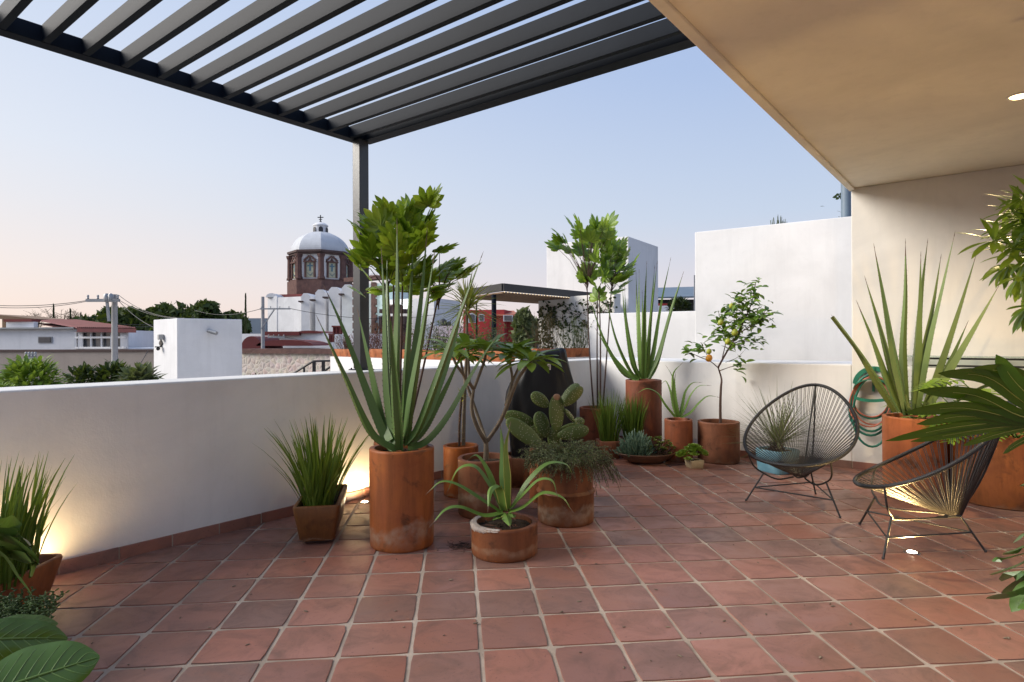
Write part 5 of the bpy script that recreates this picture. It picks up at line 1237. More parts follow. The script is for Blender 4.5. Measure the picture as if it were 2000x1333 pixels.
M['tree'] = leafmat('far_tree_leaf', (.030, .055, .020), (.085, .125, .045), .6, .15, .8, 2, .2); M['tree2'] = leafmat('far_tree_leaf_light', (.07, .12, .03), (.17, .23, .06), .6, .2, .8, 2, .2)
M['cyp'] = leafmat('cypress_leaf', (.020, .036, .018), (.05, .075, .035), .7, .1, .8, 2, .2); M['dry'] = leafmat('dry_foliage', (.12, .085, .06), (.24, .17, .12), .7, .15, .8, 2, .2)
M['redfl'] = leafmat('reddish_foliage', (.15, .05, .05), (.30, .12, .11), .6, .2, .8, 2, .2); M['bush'] = leafmat('bright_bush_leaf', (.13, .25, .035), (.32, .46, .08), .5, .25, .8, 6, .3); M['greyg'] = leafmat('grey_green_foliage', (.10, .13, .08), (.20, .23, .15), .6, .2, .8, 3, .2)
def tree(lab, px, Y, py0, py1, wpx, mat, n, s, seed, group='trees beyond the roofs', name='tree', lumps=8):
    rs = random.Random(seed); c = XY(px, Y); z1, z0 = ZZ(px, py0, Y), ZZ(px, py1, Y); rx = wpx/2*Y/F
    t = thing(name, lab, 'tree', (c.x, c.y, GZ), group)
    mb = MB(); mb.tube([Vector((c.x, c.y, GZ)), Vector((c.x+.1, c.y, (GZ+z0)/2)), Vector((c.x, c.y, (z0+z1)/2))], [.3, .22, .1], 8)
    for k in range(4): a = rs.uniform(0, 6.28); mb.tube([Vector((c.x, c.y, z0-.5)), Vector((c.x+math.cos(a)*rx*.5, c.y+math.sin(a)*rx*.5, (z0+z1)/2))], [.13, .04], 6)
    mb.build('trunk', M['barkdk'], t, 60)
    mb = MB(); crown(mb, Vector((c.x, c.y, (z0+z1)/2)), rx*.92, rx*.8, (z1-z0)/2*.95, n, s, rs, lumps); mb.build('crown', mat, t); return t
for i, (px, wd_, y0, lab) in enumerate([(215, 90, 610, 'dark round tree directly behind the first utility pole'), (265, 110, 600, 'dense dark tree left of the white stair tower, second in the row'), (310, 110, 594, 'tallest dark green tree rising behind the white stair tower'), (365, 110, 597, 'dark green tree over the middle of the white stair tower'), (420, 80, 596, 'browner tree at the far end of the row above the stair tower')]):
    tree(lab, px, 62, y0-3, 690, wd_*1.5, M['tree'], 3200, .5, 50+i, lumps=16)
tree('small bright green tree peeping out beside the stair tower', 291, 30, 645, 690, 34, M['tree2'], 500, .22, 61)
def cypress(lab, px, Y, py0, w, seed):
    rs = random.Random(seed); c = XY(px, Y); z1 = ZZ(px, py0, Y); t = thing('cypress', lab, 'tree', (c.x, c.y, GZ), 'slim cypresses on the skyline'); r0 = w/2*Y/F
    mb = MB(); mb.tube([Vector((c.x, c.y, GZ)), Vector((c.x, c.y, z1-.8))], [.12, .02], 6); mb.build('trunk', M['barkdk'], t, 60)
    mb = MB(); H = z1-GZ
    for i in range(900):
        f = rs.random(); z = GZ+H*(.12+.88*f); r = r0*(1-f)**.75*rs.uniform(.5, 1.1); a = rs.uniform(0, 6.28); p = Vector((c.x+math.cos(a)*r, c.y+math.sin(a)*r, z)); k = rs.uniform(.08, .2)*(Y/45)
        o = Vector((math.cos(a+1.6), math.sin(a+1.6), 0))*k*.35; mb.add([p-o, p+Vector((math.cos(a)*k*.3, math.sin(a)*k*.3, k*1.6)), p+o], [(0, 1, 2)])
    mb.build('crown', M['cyp'], t)
cypress('tall thin cypress between the stair tower and the church', 480, 42, 578, 13, 1); cypress('dark cypress tip above the red tiled roof', 105, 60, 599, 7, 2); cypress('smaller cypress tip right of the bare tree', 137.5, 60, 606, 6, 3); cypress('shortest cypress tip above the red tiled roof', 158, 60, 616, 6, 4)
def baretree(lab, px, Y, py0, w, seed):
    rs = random.Random(seed); c = XY(px, Y); zt_ = ZZ(px, py0, Y); t = thing('bare_tree', lab, 'tree', (c.x, c.y, GZ), 'bare trees on the skyline'); H = zt_-GZ; r = w/2*Y/F
    mb = MB(); mb.tube([Vector((c.x, c.y, GZ)), Vector((c.x, c.y, GZ+H*.72))], [.2, .09], 7); mb.build('trunk', M['barkdk'], t, 60); mb = MB()
    for i in range(26):
        a = rs.uniform(0, 6.28); q = Vector((c.x, c.y, GZ+H*rs.uniform(.6, .74))); e = Vector((c.x+math.cos(a)*r*rs.uniform(.3, 1), c.y+math.sin(a)*r, zt_-rs.uniform(0, .9))); m = q.lerp(e, .5)+Vector((0, 0, .2)); mb.tube([q, m, e], [.05, .03, .015], 4)
        for k in range(5): d = Vector((rs.gauss(0, .5), rs.gauss(0, .5), rs.uniform(-.1, .6))); s_ = m.lerp(e, rs.random()); mb.tube([s_, s_+d], [.018, .01], 3)
    mb.build('branches', M['dry'], t)
baretree('leafless pinkish tree above the red tiled roof', 118, 62, 604, 64, 1); baretree('small leafless tree beside the wooden canopy', 66, 62, 610, 30, 2)
def bush(lab, px, Y, py0, py1, w, mat, n, s, seed, group='bushes below the parapet', name='bush'):
    rs = random.Random(seed); c = XY(px, Y); z1, z0 = ZZ(px, py0, Y), ZZ(px, py1, Y); rx = w/2*Y/F; t = thing(name, lab, 'bush', (c.x, c.y, z0-.4), group)
    mb = MB()
    for k in range(5): a = rs.uniform(0, 6.28); mb.tube([Vector((c.x, c.y, z0-.4)), Vector((c.x+math.cos(a)*rx*.5, c.y+math.sin(a)*rx*.4, (z0+z1)/2))], [.03, .01], 5)
    mb.build('stems', M['barkdk'], t, 60)
    mb = MB(); ce = Vector((c.x, c.y, (z0+z1)/2))
    for i in range(n):
        d = Vector((rs.gauss(0, 1), rs.gauss(0, 1), rs.gauss(0, 1))).normalized()*rs.uniform(.35, 1.0)**.6; p = ce+Vector((d.x*rx, d.y*rx*.8, d.z*(z1-z0)/2)); o = (d+Vector((rs.gauss(0, .5), rs.gauss(0, .5), rs.gauss(.3, .5)))).normalized()
        mb.oleaf(p, o, Vector((0, -.2, 1)), s*rs.uniform(.7, 1.3), s*.2, .2, .25, 3)
    mb.build('foliage', mat, t); return t
bush('bright green bush with pointed leaves beyond the parapet at the edge', 62, 6.2, 706, 800, 100, M['bush'], 900, .11, 5)
bush('lower light green bush at the very edge beside the bright one', 2, 5.6, 752, 800, 40, M['bush'], 240, .09, 6)
bush('dark leafy bush below the beige wall, left of the utility pole', 165, 9, 722, 790, 70, M['tree'], 500, .13, 7)
bush('dark broad-leaved bush at the foot of the utility pole', 222, 9, 716, 790, 70, M['tree'], 600, .15, 8)
bush('loose shrub of narrow blades between the pole and the stair tower', 272, 8.5, 722, 790, 60, M['greyg'], 300, .18, 9)
bush('small flowering shrub with magenta blooms before the stone wall', 497, 12.5, 734, 760, 50, M['redfl'], 260, .07, 10)

# --- utility poles
def pole(lab, px, Y, py0, r, seed, arms):
    c = XY(px, Y); z = ZZ(px, py0, Y); t = thing('utility_pole', lab, 'utility pole', (c.x, c.y, GZ), 'concrete utility poles')
    mb = MB(); mb.tube([Vector((c.x, c.y, GZ)), Vector((c.x, c.y, z))], [r*1.25, r*.85], 8); mb.build('shaft', M['concrete'], t, 60)
    for (x0, x1, py, dy) in arms:
        a_, b_ = P(x0, py, Y-.2), P(x1, py, Y-.2); a_.z = b_.z; mb = MB(); mb.bar(a_, b_, .07, .07); o = mb.build('crossarm', M['metal'], t)
        m = 4
        for k in range(m): mb = MB(); q = a_.lerp(b_, (k+.15)/(m-.7)); mb.lathe([(.012, 0), (.03, .02), (.018, .045), (.03, .07), (.012, .10)], q+Vector((0, 0, .035)), 7); mb.build('insulator', M['metal'], o, 60)
        if dy: mb = MB(); mb.bar(P((x0+x1)/2+(8 if x0 < px-20 else -2), py+2, Y-.2), Vector((c.x, c.y-.2, a_.z-dy)), .05, .05); mb.build('brace', M['metal'], t)
    return t, z
p1, z1p = pole('grey concrete utility pole in front of the beige wall, with one crossarm', 224, 14.5, 575.5, .075, 1, [(169, 233, 587, .5)])
mb = MB(); q = P(208, 590, 14.3)
for k in (0, 1): mb.lathe([(.05, 0), (.06, .02), (.06, .16), (.03, .2)], q+Vector((k*.10, 0, 0)), 10)
mb.build('cutouts', M['metal'], p1, 50)
p2, _ = pole('weathered utility pole with two crossarms in front of the church', 513.5, 30, 580, .10, 2, [(508, 567, 603.5, 1.0), (523, 556, 659, 0)])
p3, _ = pole('short pole top carrying a knot of cables in front of the beige wall', 61, 13, 692, .10, 3, [(50, 70, 700, 0)])
def wirething(lab, a, b, sag, r=.010, n=14):
    mb = MB(); pts = [a.lerp(b, k/n)-Vector((0, 0, sag*4*(k/n)*(1-k/n))) for k in range(n+1)]; mb.tube(pts, r, 4); o = mb.build('overhead_wire', M['wire']); tag(o, lab, 'wire', 'overhead wires')
wirething('single overhead wire leaving the first pole towards the edge, upper of the pair', P(172, 587, 14.5), P(-60, 594, 12), .08, .009); wirething('overhead wire leaving the first pole towards the edge, lower of the pair', P(172, 588.5, 14.5), P(-60, 597, 12), .10, .008)
for k, (x0, y0, x1, y1) in enumerate([(232, 577, 345, 621), (232, 586, 360, 622), (232, 588, 330, 650), (230, 633, 380, 620), (230, 638, 385, 622)]):
    wirething('overhead wire from the first pole to the stair tower, number %s from the top' % ['one', 'two', 'three', 'four', 'five'][k], P(x0, y0, 14.5), P(x1, y1, 11.9 if k < 3 else 24), .12, .007)
wirething('overhead wire crossing from the second pole past the church facade', P(566, 603, 30), P(900, 606, 34), .5, .016); wirething('lower overhead wire crossing below the church tower', P(556, 659, 30), P(900, 612, 34), .9, .014); wirething('overhead wire linking the second pole with the trees behind the stair tower', P(508, 604, 30), P(380, 606, 40), .3, .016)
for k, (x1, y1) in enumerate([(-40, 722), (-40, 745)]): wirething('drooping cable from the short pole top, %s one' % ('higher' if k == 0 else 'lower'), P(55, 700, 13), P(x1, y1, 9), .15, .012)
wirething('drooping cable from the short pole top to the bushes', P(68, 700, 13), P(180, 735, 11), .1, .01)
wirething('slack guy wire with a dark sleeve beside the utility pole', P(289, 686, 15.2), P(262, 728, 14), .02, .008)

# --- rubble stone wall with railing
a = XY(470, 15.6); b = XY(672, 14.2); zt = ZZ(570, 691, 15)
m, nt, b_, _ = nodes('rubble_stone'); co_ = coords(nt); vo = nt.nodes.new('ShaderNodeTexVoronoi'); vo.feature = 'DISTANCE_TO_EDGE'; vo.inputs['Scale'].default_value = 8; lk(nt, co_, vo.inputs['Vector'])
vc = nt.nodes.new('ShaderNodeTexVoronoi'); vc.inputs['Scale'].default_value = 8; lk(nt, co_, vc.inputs['Vector'])
k = ramp(nt, noise(nt, co_, 6, 5), [(.3, (.44, .36, .31)), (.7, (.58, .51, .45))]); k = mixc(nt, .10, k, vc.outputs['Color'], 'MULTIPLY'); k = mixc(nt, ramp(nt, vo.outputs['Distance'], [(.01, 1.0), (.05, 0.0)]), k, (.62, .57, .51)); lk(nt, k, b_.inputs['Base Color']); b_.inputs['Roughness'].default_value = .95; bump(nt, b_, vo.outputs['Distance'], .7, .05); M['rubble'] = m
mb = MB(); wallbox(mb, a, b, .4, GZ, zt); t = mb.build('stone_wall', M['rubble']); tag(t, 'rough pale rubble-stone wall with a brick-red coping below the church', 'wall')
mb = MB(); wallbox(mb, a-Vector((0, .08, 0)), b-Vector((0, .08, 0)), .5, zt+.002, zt+.12); mb.build('coping', M['stone'], t)
a2, b2 = XY(565, 13.2), XY(664, 12.6); t = thing('handrail', 'black iron stair railing in front of the rubble-stone wall', 'railing', (a2.x, a2.y, GZ))
mb = MB(); y_ = 13
for x0, y0, x1, y1 in ((565, 735, 612, 706), (612, 706, 655, 705), (630, 728, 656, 709)): mb.tube([P(x0, y0, y_), P(x1, y1, y_)], .022, 6)
mb.build('rail', M['black'], t, 60)
for px, y0 in ((577, 728), (594, 717), (612, 706), (615, 706), (630, 705.5), (633, 705.5), (647, 705), (651, 705)): mb = MB(); q = P(px, y0, y_); mb.bar(q, (q.x, q.y, q.z-1.2), .035, .035, (0, 1, 0)); mb.build('post', M['black'], t)
# --- low roofs in front of the church
t = thing('low_annex', 'low white annex with small red barrel roofs in front of the church buttresses', 'building', XY(570, 38)+Vector((0, 0, GZ)))
A2, B2 = XY(470, 38), XY(690, 37); mb = MB(); wallbox(mb, A2, B2, 6, GZ, ZZ(570, 652, 38)); mb.build('wall', M['walld'], t)
def vault(mb, x0, x1, yb, yt, Y, dep):
    a_, b_ = P(x0, yb, Y), P(x1, yb, Y); h_ = P(x0, yt, Y).z-a_.z; n_ = 14; vs = []
    for k in range(n_+1): an = math.pi*k/n_; p = a_.lerp(b_, (1-math.cos(an))/2)+Vector((0, 0, h_*math.sin(an))); vs += [p, p+Vector((0, dep, 0))]
    mb.add(vs, [(2*k, 2*k+2, 2*k+3, 2*k+1) for k in range(n_)]+[tuple(range(0, 2*n_+2, 2))])
mb = MB(); vault(mb, 576, 629, 651.5, 646, 37.2, 6); vault(mb, 470, 512, 683, 657, 33, 3); vault(mb, 500, 612, 676, 664, 33, 3)
A3 = P(553, 652, 37.4); mb.box(A3, (2.2, .5, .25)); mb.build('red_roof', M['redroof'], t, 40)
mb = MB(); c_ = XY(555, 34); wallbox(mb, XY(470, 34), XY(700, 33), 2.5, GZ, ZZ(560, 681, 34)); mb.build('lower_wall', M['rubble'], t)
mb = MB(); c_ = P(600, 689, 15.4); s_ = .35; mb.add([c_+Vector((-.28, -.3, -.04)), c_+Vector((.30, -.3, -.04)), c_+Vector((.28, .3, -.04)), c_+Vector((-.28, .3, -.04)), c_+Vector((-.02, 0, .09))], [(0, 1, 4), (1, 2, 4), (2, 3, 4), (3, 0, 4)]); o = mb.build('skylight', M['metal']); tag(o, 'small grey pyramid skylight on the coping of the rubble-stone wall', 'skylight')
for k, (x0, x1, yt, yb_) in enumerate(((652, 667, 637, 676), (643.5, 652, 652, 674))):
    Yc_ = 20-k*.5; c_ = XY((x0+x1)/2, Yc_); w_ = (x1-x0)*Yc_/F; zt_ = ZZ(655, yt, Yc_); t = thing('chimney', ('taller' if k == 0 else 'shorter')+' white chimney with a red-brown louvred top near the church', 'chimney', (c_.x, c_.y, GZ), 'chimneys near the church')
    mb = MB(); mb.box((c_.x, c_.y, (GZ+zt_-.28)/2), (w_, w_, zt_-.28-GZ)); mb.build('stack', M['walld'], t)
    mb = MB(); mb.box((c_.x, c_.y, zt_-.02), (w_*1.2, w_*1.2, .05)); 
    for sx in (-1, 0, 1): mb.box((c_.x+sx*w_*.42, c_.y-w_*.4, zt_-.165), (w_*.13, .05, .235)); mb.box((c_.x+sx*w_*.42, c_.y+w_*.4, zt_-.165), (w_*.13, .05, .235))
    mb.box((c_.x, c_.y, zt_-.165), (w_*.8, w_*.6, .235)); mb.build('louvred_top', M['redroof'], t)

# ================================================================ CHURCH
YC = 75.0; cD = XY(627, YC); k_ = YC/F
t = thing('church', 'white church with a ribbed dome, brown stone drum, stained windows and a row of buttresses', 'church', (cD.x, cD.y, GZ))
zc_ = lambda py: ZZ(627, py, YC)
rD = 56*k_; z_b, z_c, z_t = zc_(551), zc_(500), zc_(455)
oct_ = lambda r, off=0.0: [(cD.x+r*math.cos(math.radians(22.5+45*k-4)+off), cD.y+r*math.sin(math.radians(22.5+45*k-4)+off)) for k in range(8)]
mb = MB(); mb.prism(oct_(rD*.965), z_b, z_c); mb.build('drum', M['walld'], t)
mb = MB(); mb.prism(oct_(rD*1.10), z_c+.002, z_c+.26); mb.prism(oct_(rD*1.05), z_c-.22, z_c); mb.build('cornice', M['stonedk'], t)
mb = MB(); mb.prism(oct_(rD*1.10), zc_(585), z_b-.13); mb.prism(oct_(rD*1.06), z_b-.128, z_b+.05); mb.build('drum_base', M['stone'], t)
for x, y in oct_(rD*1.0):
    mb = MB(); mb.lathe([(.46, 0), (.46, .2), (.37, .3), (.34, z_c-z_b-.75), (.44, z_c-z_b-.55), (.50, z_c-z_b-.29)], (x, y, z_b+.06), 8); mb.build('column', M['stone'], t)
# stained windows on each face of the drum
ov = oct_(rD*.965)
for k in range(8):
    a_ = Vector((*ov[k], 0)); b_ = Vector((*ov[(k+1) % 8], 0)); m_ = (a_+b_)/2; n_ = (m_-Vector((cD.x, cD.y, 0))).normalized()
    if n_.y > .35: continue
    d_ = (b_-a_).normalized(); w_ = .47; zb2, zt2 = z_b+.25, z_b+2.05
    def fp(u, z, o): p = m_+d_*u+n_*o; return Vector((p.x, p.y, z))
    mb = MB()
    for u in (-1, 1): mb.extrude([fp(u*w_*1.0, zb2, .02), fp(u*w_*1.42, zb2, .02), fp(u*w_*1.42, zt2, .02), fp(u*w_*1.0, zt2, .02)], n_*.22)
    mb.extrude([fp(-w_*1.6, zt2+.005, .02), fp(w_*1.6, zt2+.005, .02), fp(w_*1.6, zt2+.16, .02), fp(-w_*1.6, zt2+.16, .02)], n_*.3)
    for u in (-1, 1): mb.bar(fp(u*w_*1.55, zt2+.22, .15), fp(u*w_*.55, zt2+.62, .15), .2, .13, n_); mb.bar(fp(u*w_*.55, zt2+.62, .15), fp(u*.05, zt2+.78, .15), .2, .13, n_)
    mb.extrude([fp(-w_*.5, zt2+.2, .02), fp(w_*.5, zt2+.2, .02), fp(0, zt2+.6, .02)], n_*.1)
    wf = mb.build('window', M['stone'], t)
    mb = MB(); mb.extrude([fp(-w_*.98, zb2, .02), fp(w_*.98, zb2, .02), fp(w_*.98, zt2, .02), fp(-w_*.98, zt2, .02)], n_*.06)
    M.setdefault('stained', pmat('stained_glass', (.44, .42, .30), (.26, .28, .20), 5, .3)); mb.build('pane', M['stained'], wf)
    M.setdefault('crossb', pmat('blue_cross_glass', (.05, .16, .18), (.05, .09, .16), 5, .3)); mb = MB()
    mb.extrude([fp(-.10, zb2+.75, .082), fp(.10, zb2+.75, .082), fp(.10, zb2+1.7, .082), fp(-.10, zb2+1.7, .082)], n_*.03); mb.extrude([fp(-.32, zb2+1.30, .084), fp(.32, zb2+1.30, .084), fp(.32, zb2+1.46, .084), fp(-.32, zb2+1.46, .084)], n_*.03)
    for u in (-1, 1): mb.bar(fp(u*.32, zb2+.55, .10), fp(0, zb2+.18, .10), .04, .07, n_)
    mb.build('glass_cross', M['crossb'], wf)
# ribbed dome
mb = MB(); n_r = 12; vs = []; R0 = rD*.985; Hd = z_t-z_c-.25
for i in range(n_r+1):
    f = i/n_r; an = f*math.radians(76); r_ = R0*math.cos(an); z_ = z_c+.26+Hd*math.sin(an)/math.sin(math.radians(76))
    for x, y in oct_(r_): vs.append(Vector((x, y, z_)))
mb.add(vs, [(i*8+j, i*8+(j+1) % 8, (i+1)*8+(j+1) % 8, (i+1)*8+j) for i in range(n_r) for j in range(8)]+[tuple(n_r*8+j for j in range(8))])
mb.build('dome', plaster('dome_paint', (.55, .57, .60)), t)
zl0, zl1, zl2 = zc_(457), zc_(443), zc_(434)
mb = MB(); rl = 13*k_; mb.lathe([(rl, 0), (rl, zl1-zl0), (rl*1.12, zl1-zl0+.02), (rl*1.12, zl1-zl0+.14), (rl*.7, zl1-zl0+.4), (.06, zl2-zl0)], (cD.x, cD.y, zl0), 16); lt = mb.build('lantern', M['walld'], t, 30)
mb = MB()
for an in (-100, -160, -40, 20):
    a_ = math.radians(an+30); p = Vector((cD.x+math.cos(a_)*rl, cD.y+math.sin(a_)*rl, 0)); tg = Vector((-math.sin(a_), math.cos(a_), 0)); q = []
    for k in range(9): b2 = math.pi*k/8; q.append(p+tg*(.26*math.cos(b2))+Vector((0, 0, zl0+.52+.24*math.sin(b2))))
    q = [p-tg*-.26+Vector((0, 0, zl0+.15))]+q+[p-tg*.26+Vector((0, 0, zl0+.15))]; mb.extrude(q, Vector((math.cos(a_), math.sin(a_), 0))*.05)
mb.build('lantern_opening', M['tank'], lt)
mb = MB(); zx0, zx1 = zl2-.05, zc_(420.5); mb.bar((cD.x, cD.y, zx0), (cD.x, cD.y, zx1), .10, .10, (0, 1, 0)); zq = zc_(425); mb.bar((cD.x-.36, cD.y, zq), (cD.x+.36, cD.y, zq), .10, .10); zq = zc_(429); mb.bar((cD.x-.20, cD.y, zq), (cD.x+.20, cD.y, zq), .08, .08); mb.ell(Vector((cD.x, cD.y, zx0+.1)), Vector((0, 0, .15)), Vector((.13, 0, 0)), Vector((0, .13, 0)), 8, 6); mb.build('cross', M['wire'], t)
# nave wall with buttresses (they step nearer towards the right)
YN = 66; mb = MB(); a_ = XY(523, 69); b_ = XY(700, 64)
wallbox(mb, XY(540, 68.5), b_, 9, GZ, ZZ(620, 578, 66)); wallbox(mb, a_, XY(541, 68.4), 7, GZ, ZZ(530, 580, 68.7))
mb.build('nave_wall', M['walld'], t)
mb = MB(); vault(mb, 519, 541, 581, 573, 68.6, 7); mb.build('nave_gable', M['walld'], t)
mb = MB(); wallbox(mb, XY(530, 71), XY(602, 70), 5, ZZ(560, 580, 70), ZZ(560, 574.5, 70)); mb.build('nave_roof', M['redroof'], t)
for px, py, w_, Y in ((597, 573, 17, 64.5), (626, 566, 20, 63.5), (653, 561, 22, 62.5), (679, 556, 22, 61.5)):
    c_ = XY(px, Y); w2 = w_*Y/F/2; zt_ = ZZ(px, py, Y); mb = MB(); poly_ = [Vector((c_.x-w2, c_.y, GZ)), Vector((c_.x+w2, c_.y, GZ)), Vector((c_.x+w2, c_.y, zt_-.35)), Vector((c_.x+w2*.45, c_.y, zt_)), Vector((c_.x-w2*.45, c_.y, zt_)), Vector((c_.x-w2, c_.y, zt_-.35))]
    mb.extrude(poly_, (0, 4, 0)); mb.build('buttress', M['walld'], t)
mb = MB()
for px, py, Y in ((590, 590, 66), (612, 587, 64.5), (637, 582, 63.5), (668, 576, 62.5)): p = P(px, py, Y-1); mb.box(p, (.5, 1.6, .14), .15)
mb.build('rain_spouts', M['stonedk'], t)
# bell tower and front behind the steel post
a_, b_ = XY(694, 58), XY(760, 57); zt_ = ZZ(727, 555, 58); mb = MB(); wallbox(mb, a_, b_, 5, GZ, zt_); mb.build('tower', plaster('greenlit_tower_wall', (.60, .68, .66)), t)  # greenish cast of the church floodlight is tinted into the tower's plaster colour
mb = MB(); zq0, zq1 = ZZ(729, 690, 57.5), ZZ(729, 552, 57.5); wallbox(mb, XY(725, 57.3), XY(732, 57.2), .4, zq0, zq1)
for k in range(9): zz_ = zq0+(zq1-zq0)*(k+.5)/9; wallbox(mb, XY(732.2, 57.18), XY(735.5, 57.15), .4, zz_-.28, zz_+.28); wallbox(mb, XY(688.5, 57.6), XY(693.5, 57.5), .6, zz_-.28, zz_+.28)
wallbox(mb, XY(672, 59.5), XY(735, 56.9), 1.0, ZZ(700, 548, 58), ZZ(700, 540, 58)); mb.build('quoins', M['stone'], t)
mb = MB(); wallbox(mb, XY(700, 57.8), XY(760, 57), 4, ZZ(727, 540, 58)+.01, ZZ(727, 512, 58)); mb.build('belfry', M['walld'], t)
mb = MB(); wallbox(mb, XY(760, 57.0), XY(848, 55), 5, GZ, ZZ(800, 584, 56)); mb.build('front_wall', M['walld'], t)
mb = MB(); Yp = 54.5
for x0, x1, y0, y1, dp in ((735, 797, 637, 642, .5), (741, 790, 642, 700, .3), (740, 793, 618, 637, .3), (744, 790, 605, 612, .45), (741, 748, 604, 612, .3), (786, 793, 604, 612, .3), (752, 782, 595, 605, .25)): wallbox(mb, XY(x0, Yp-dp), XY(x1, Yp-dp-.05), 1.2, ZZ(760, y1, Yp-dp), ZZ(760, y0, Yp-dp))
for k in range(6): wallbox(mb, XY(742+k*9, Yp-.9), XY(745+k*9, Yp-.9), .4, ZZ(760, 634, Yp-.9), ZZ(760, 619, Yp-.9))
mb.build('stone_portal', M['stonedk'], t)
p = P(812, 551, 54); mb = MB(); mb.ell(p, Vector((0, 0, .13)), Vector((.14, 0, 0)), Vector((0, .1, 0)), 10, 8); o = mb.build('floodlamp', emis('church_floodlamp', (1, .93, .8), 14), t, 60)
L = bpy.data.lights.new('church_floodlight', 'SPOT'); L.energy = 500; L.color = (.86, 1, .95); L.spot_size = math.radians(90); o = bpy.data.objects.new('church_floodlight', L); COL.objects.link(o); p = P(775, 575, 53.5); o.location = p; o.rotation_euler = (P(745, 585, 57.4)-p).to_track_quat('-Z', 'Y').to_euler()
# ================================================================ NEIGHBOUR'S ROOF TERRACE
# planters on the far wall, one terracotta trough after another
nw0, nw1 = P(650, 700, 11.0), P(1003, 709, 7.75); nw0.z = nw1.z = 0
zpl = 1.035
mb = MB(); wallbox(mb, nw0-Vector((0, .15, 0)), nw1+Vector((0, -.15, 0)), .5, GZ, zpl); q = mb.build('boundary_wall', M['white']); tag(q, 'white wall carrying the longer row of terracotta planters behind the steel post', 'wall')
mw0, mw1 = XY(1040, 9.35), XY(1199, 10.3)
mb = MB(); wallbox(mb, mw0-Vector((.2, .15, 0)), mw1+Vector((0, -.15, 0)), .5, GZ, zpl-.01); q = mb.build('boundary_wall', M['white']); tag(q, 'white wall carrying the planters below the climbing vine', 'wall')
M['tplan'] = terracotta('terracotta_planter', (.50, .21, .10), (.40, .15, .075), 40, stain=(.02, .03), gl=.75)
def planter_row(a, b, n, lab, group, seed):
    rs = random.Random(seed); d = (b-a).normalized(); L = (b-a).length/n; out = []
    for k in range(n):
        c = a+d*(L*(k+.5)); t = thing('planter', lab[k], 'planter', (c.x, c.y, zpl), group)
        box_pot(t, c, L-.03, .22, rs.uniform(.135, .15), M['tplan'], math.atan2(d.y, d.x), .96, .025, .012, .03, zpl); out.append((c, t, d, L))
    return out
def sprigs(t, c, d, L, mat, H, n, seed, kind=0, s=.03):
    rs = random.Random(seed); mb = MB()
    for i in range(n):
        b = c+d*rs.uniform(-L*.45, L*.45)+Vector((0, rs.uniform(-.07, .07), zpl+.12)); hh = H*rs.uniform(.45, 1.1); e = b+Vector((rs.gauss(0, .10), rs.gauss(0, .08), hh)); m_ = b.lerp(e, .5)+Vector((rs.gauss(0, .03), 0, 0))
        mb.tube([b, m_, e], [.004, .003, .0015], 4)
        for k in range(int(hh/.022)+3):
            p = b.lerp(e, rs.uniform(.12, 1)); a = rs.uniform(0, 6.28); mb.oleaf(p, Vector((math.cos(a), math.sin(a), rs.uniform(-.1, 1))), Vector((0, 0, 1)), s*rs.uniform(.7, 1.4), s*.22, .1, .2, 2)
    mb.build('foliage', mat, t)
ord_ = ['first', 'second', 'third', 'fourth', 'fifth']
row1 = planter_row(nw0+Vector((.05, .05, 0)), nw1+Vector((-.02, .05, 0)), 5, ['%s terracotta planter of the long row, counted from the steel post' % o for o in ord_], 'terracotta planters along the white wall', 1)
for (c, t, d, L), (mat, H, n, s) in zip(row1, [(M['redfl'], .28, 50, .04), (M['redfl'], .45, 60, .035), (M['redfl'], .42, 50, .035), (M['greyg'], .45, 60, .045), (M['greyg'], .42, 60, .05)]): sprigs(t, c, d, L, mat, H, n, int(c.x*100) & 255, 0, s)
row2 = planter_row(mw0+Vector((0, .05, 0)), mw1+Vector((0, .05, 0)), 3, ['terracotta planter under the vine wall, next to the grill cover', 'terracotta planter under the vine wall, middle of three', 'terracotta planter under the vine wall, next to the white block'], 'terracotta planters along the white wall', 2)
for (c, t, d, L), (mat, H, n, s) in zip(row2, [(M['dry'], .62, 60, .028), (M['greyg'], .55, 60, .028), (M['dry'], .5, 40, .028)]): sprigs(t, c, d, L, mat, H, n, int(c.x*90) & 255, 0, s)
# slatted pergola of the neighbour
Yk = 12.5; K = P(985, 562, Yk); zr_ = P(985, 555, Yk).z; R_e = P(1207, 580, 15.2); L_e = P(925, 561, 14.6)
def ray_at_z(px, py, z): x, zz_ = ray(px, py); Y = (z-CH)/zz_; return Vector((x*Y, Y, z))
zt_ = ZZ(985, 553, Yk); Kt = ray_at_z(982, 553, zt_); Rt = ray_at_z(1207, 576.5, zt_); Lt = ray_at_z(905, 566, zt_); Bt = Rt+Lt-Kt
t = thing('neighbour_pergola', 'neighbouring roof pergola with dark steel edge and a ceiling of brown wooden slats', 'pergola', (Kt.x, Kt.y, zpl))
mb = MB()
for a_, b_ in ((Kt, Rt), (Kt, Lt)): mb.bar(a_-Vector((0, 0, .09)), b_-Vector((0, 0, .09)), .06, .16)
mb.build('edge_beam', M['black'], t)
mb = MB(); ns = 34
for k in range(ns): f = (k+.5)/ns; a_ = Kt.lerp(Lt, f)-Vector((0, 0, .20)); b_ = Rt.lerp(Bt, f)-Vector((0, 0, .20)); mb.bar(a_, b_, (Lt-Kt).length/ns*.72, .03)
mb.build('slats', M['wood'], t)
for px, Y, w_ in ((965, Kt.y+.25, .085), (1197, Rt.y-.5, .09), (1062, 15.6, .07)):
    q = XY(px, Y); mb = MB(); mb.tube([Vector((q.x, q.y, -2)), Vector((q.x, q.y, zt_-.22))], w_*.62, 10); mb.build('post', M['steel'], t, 60)
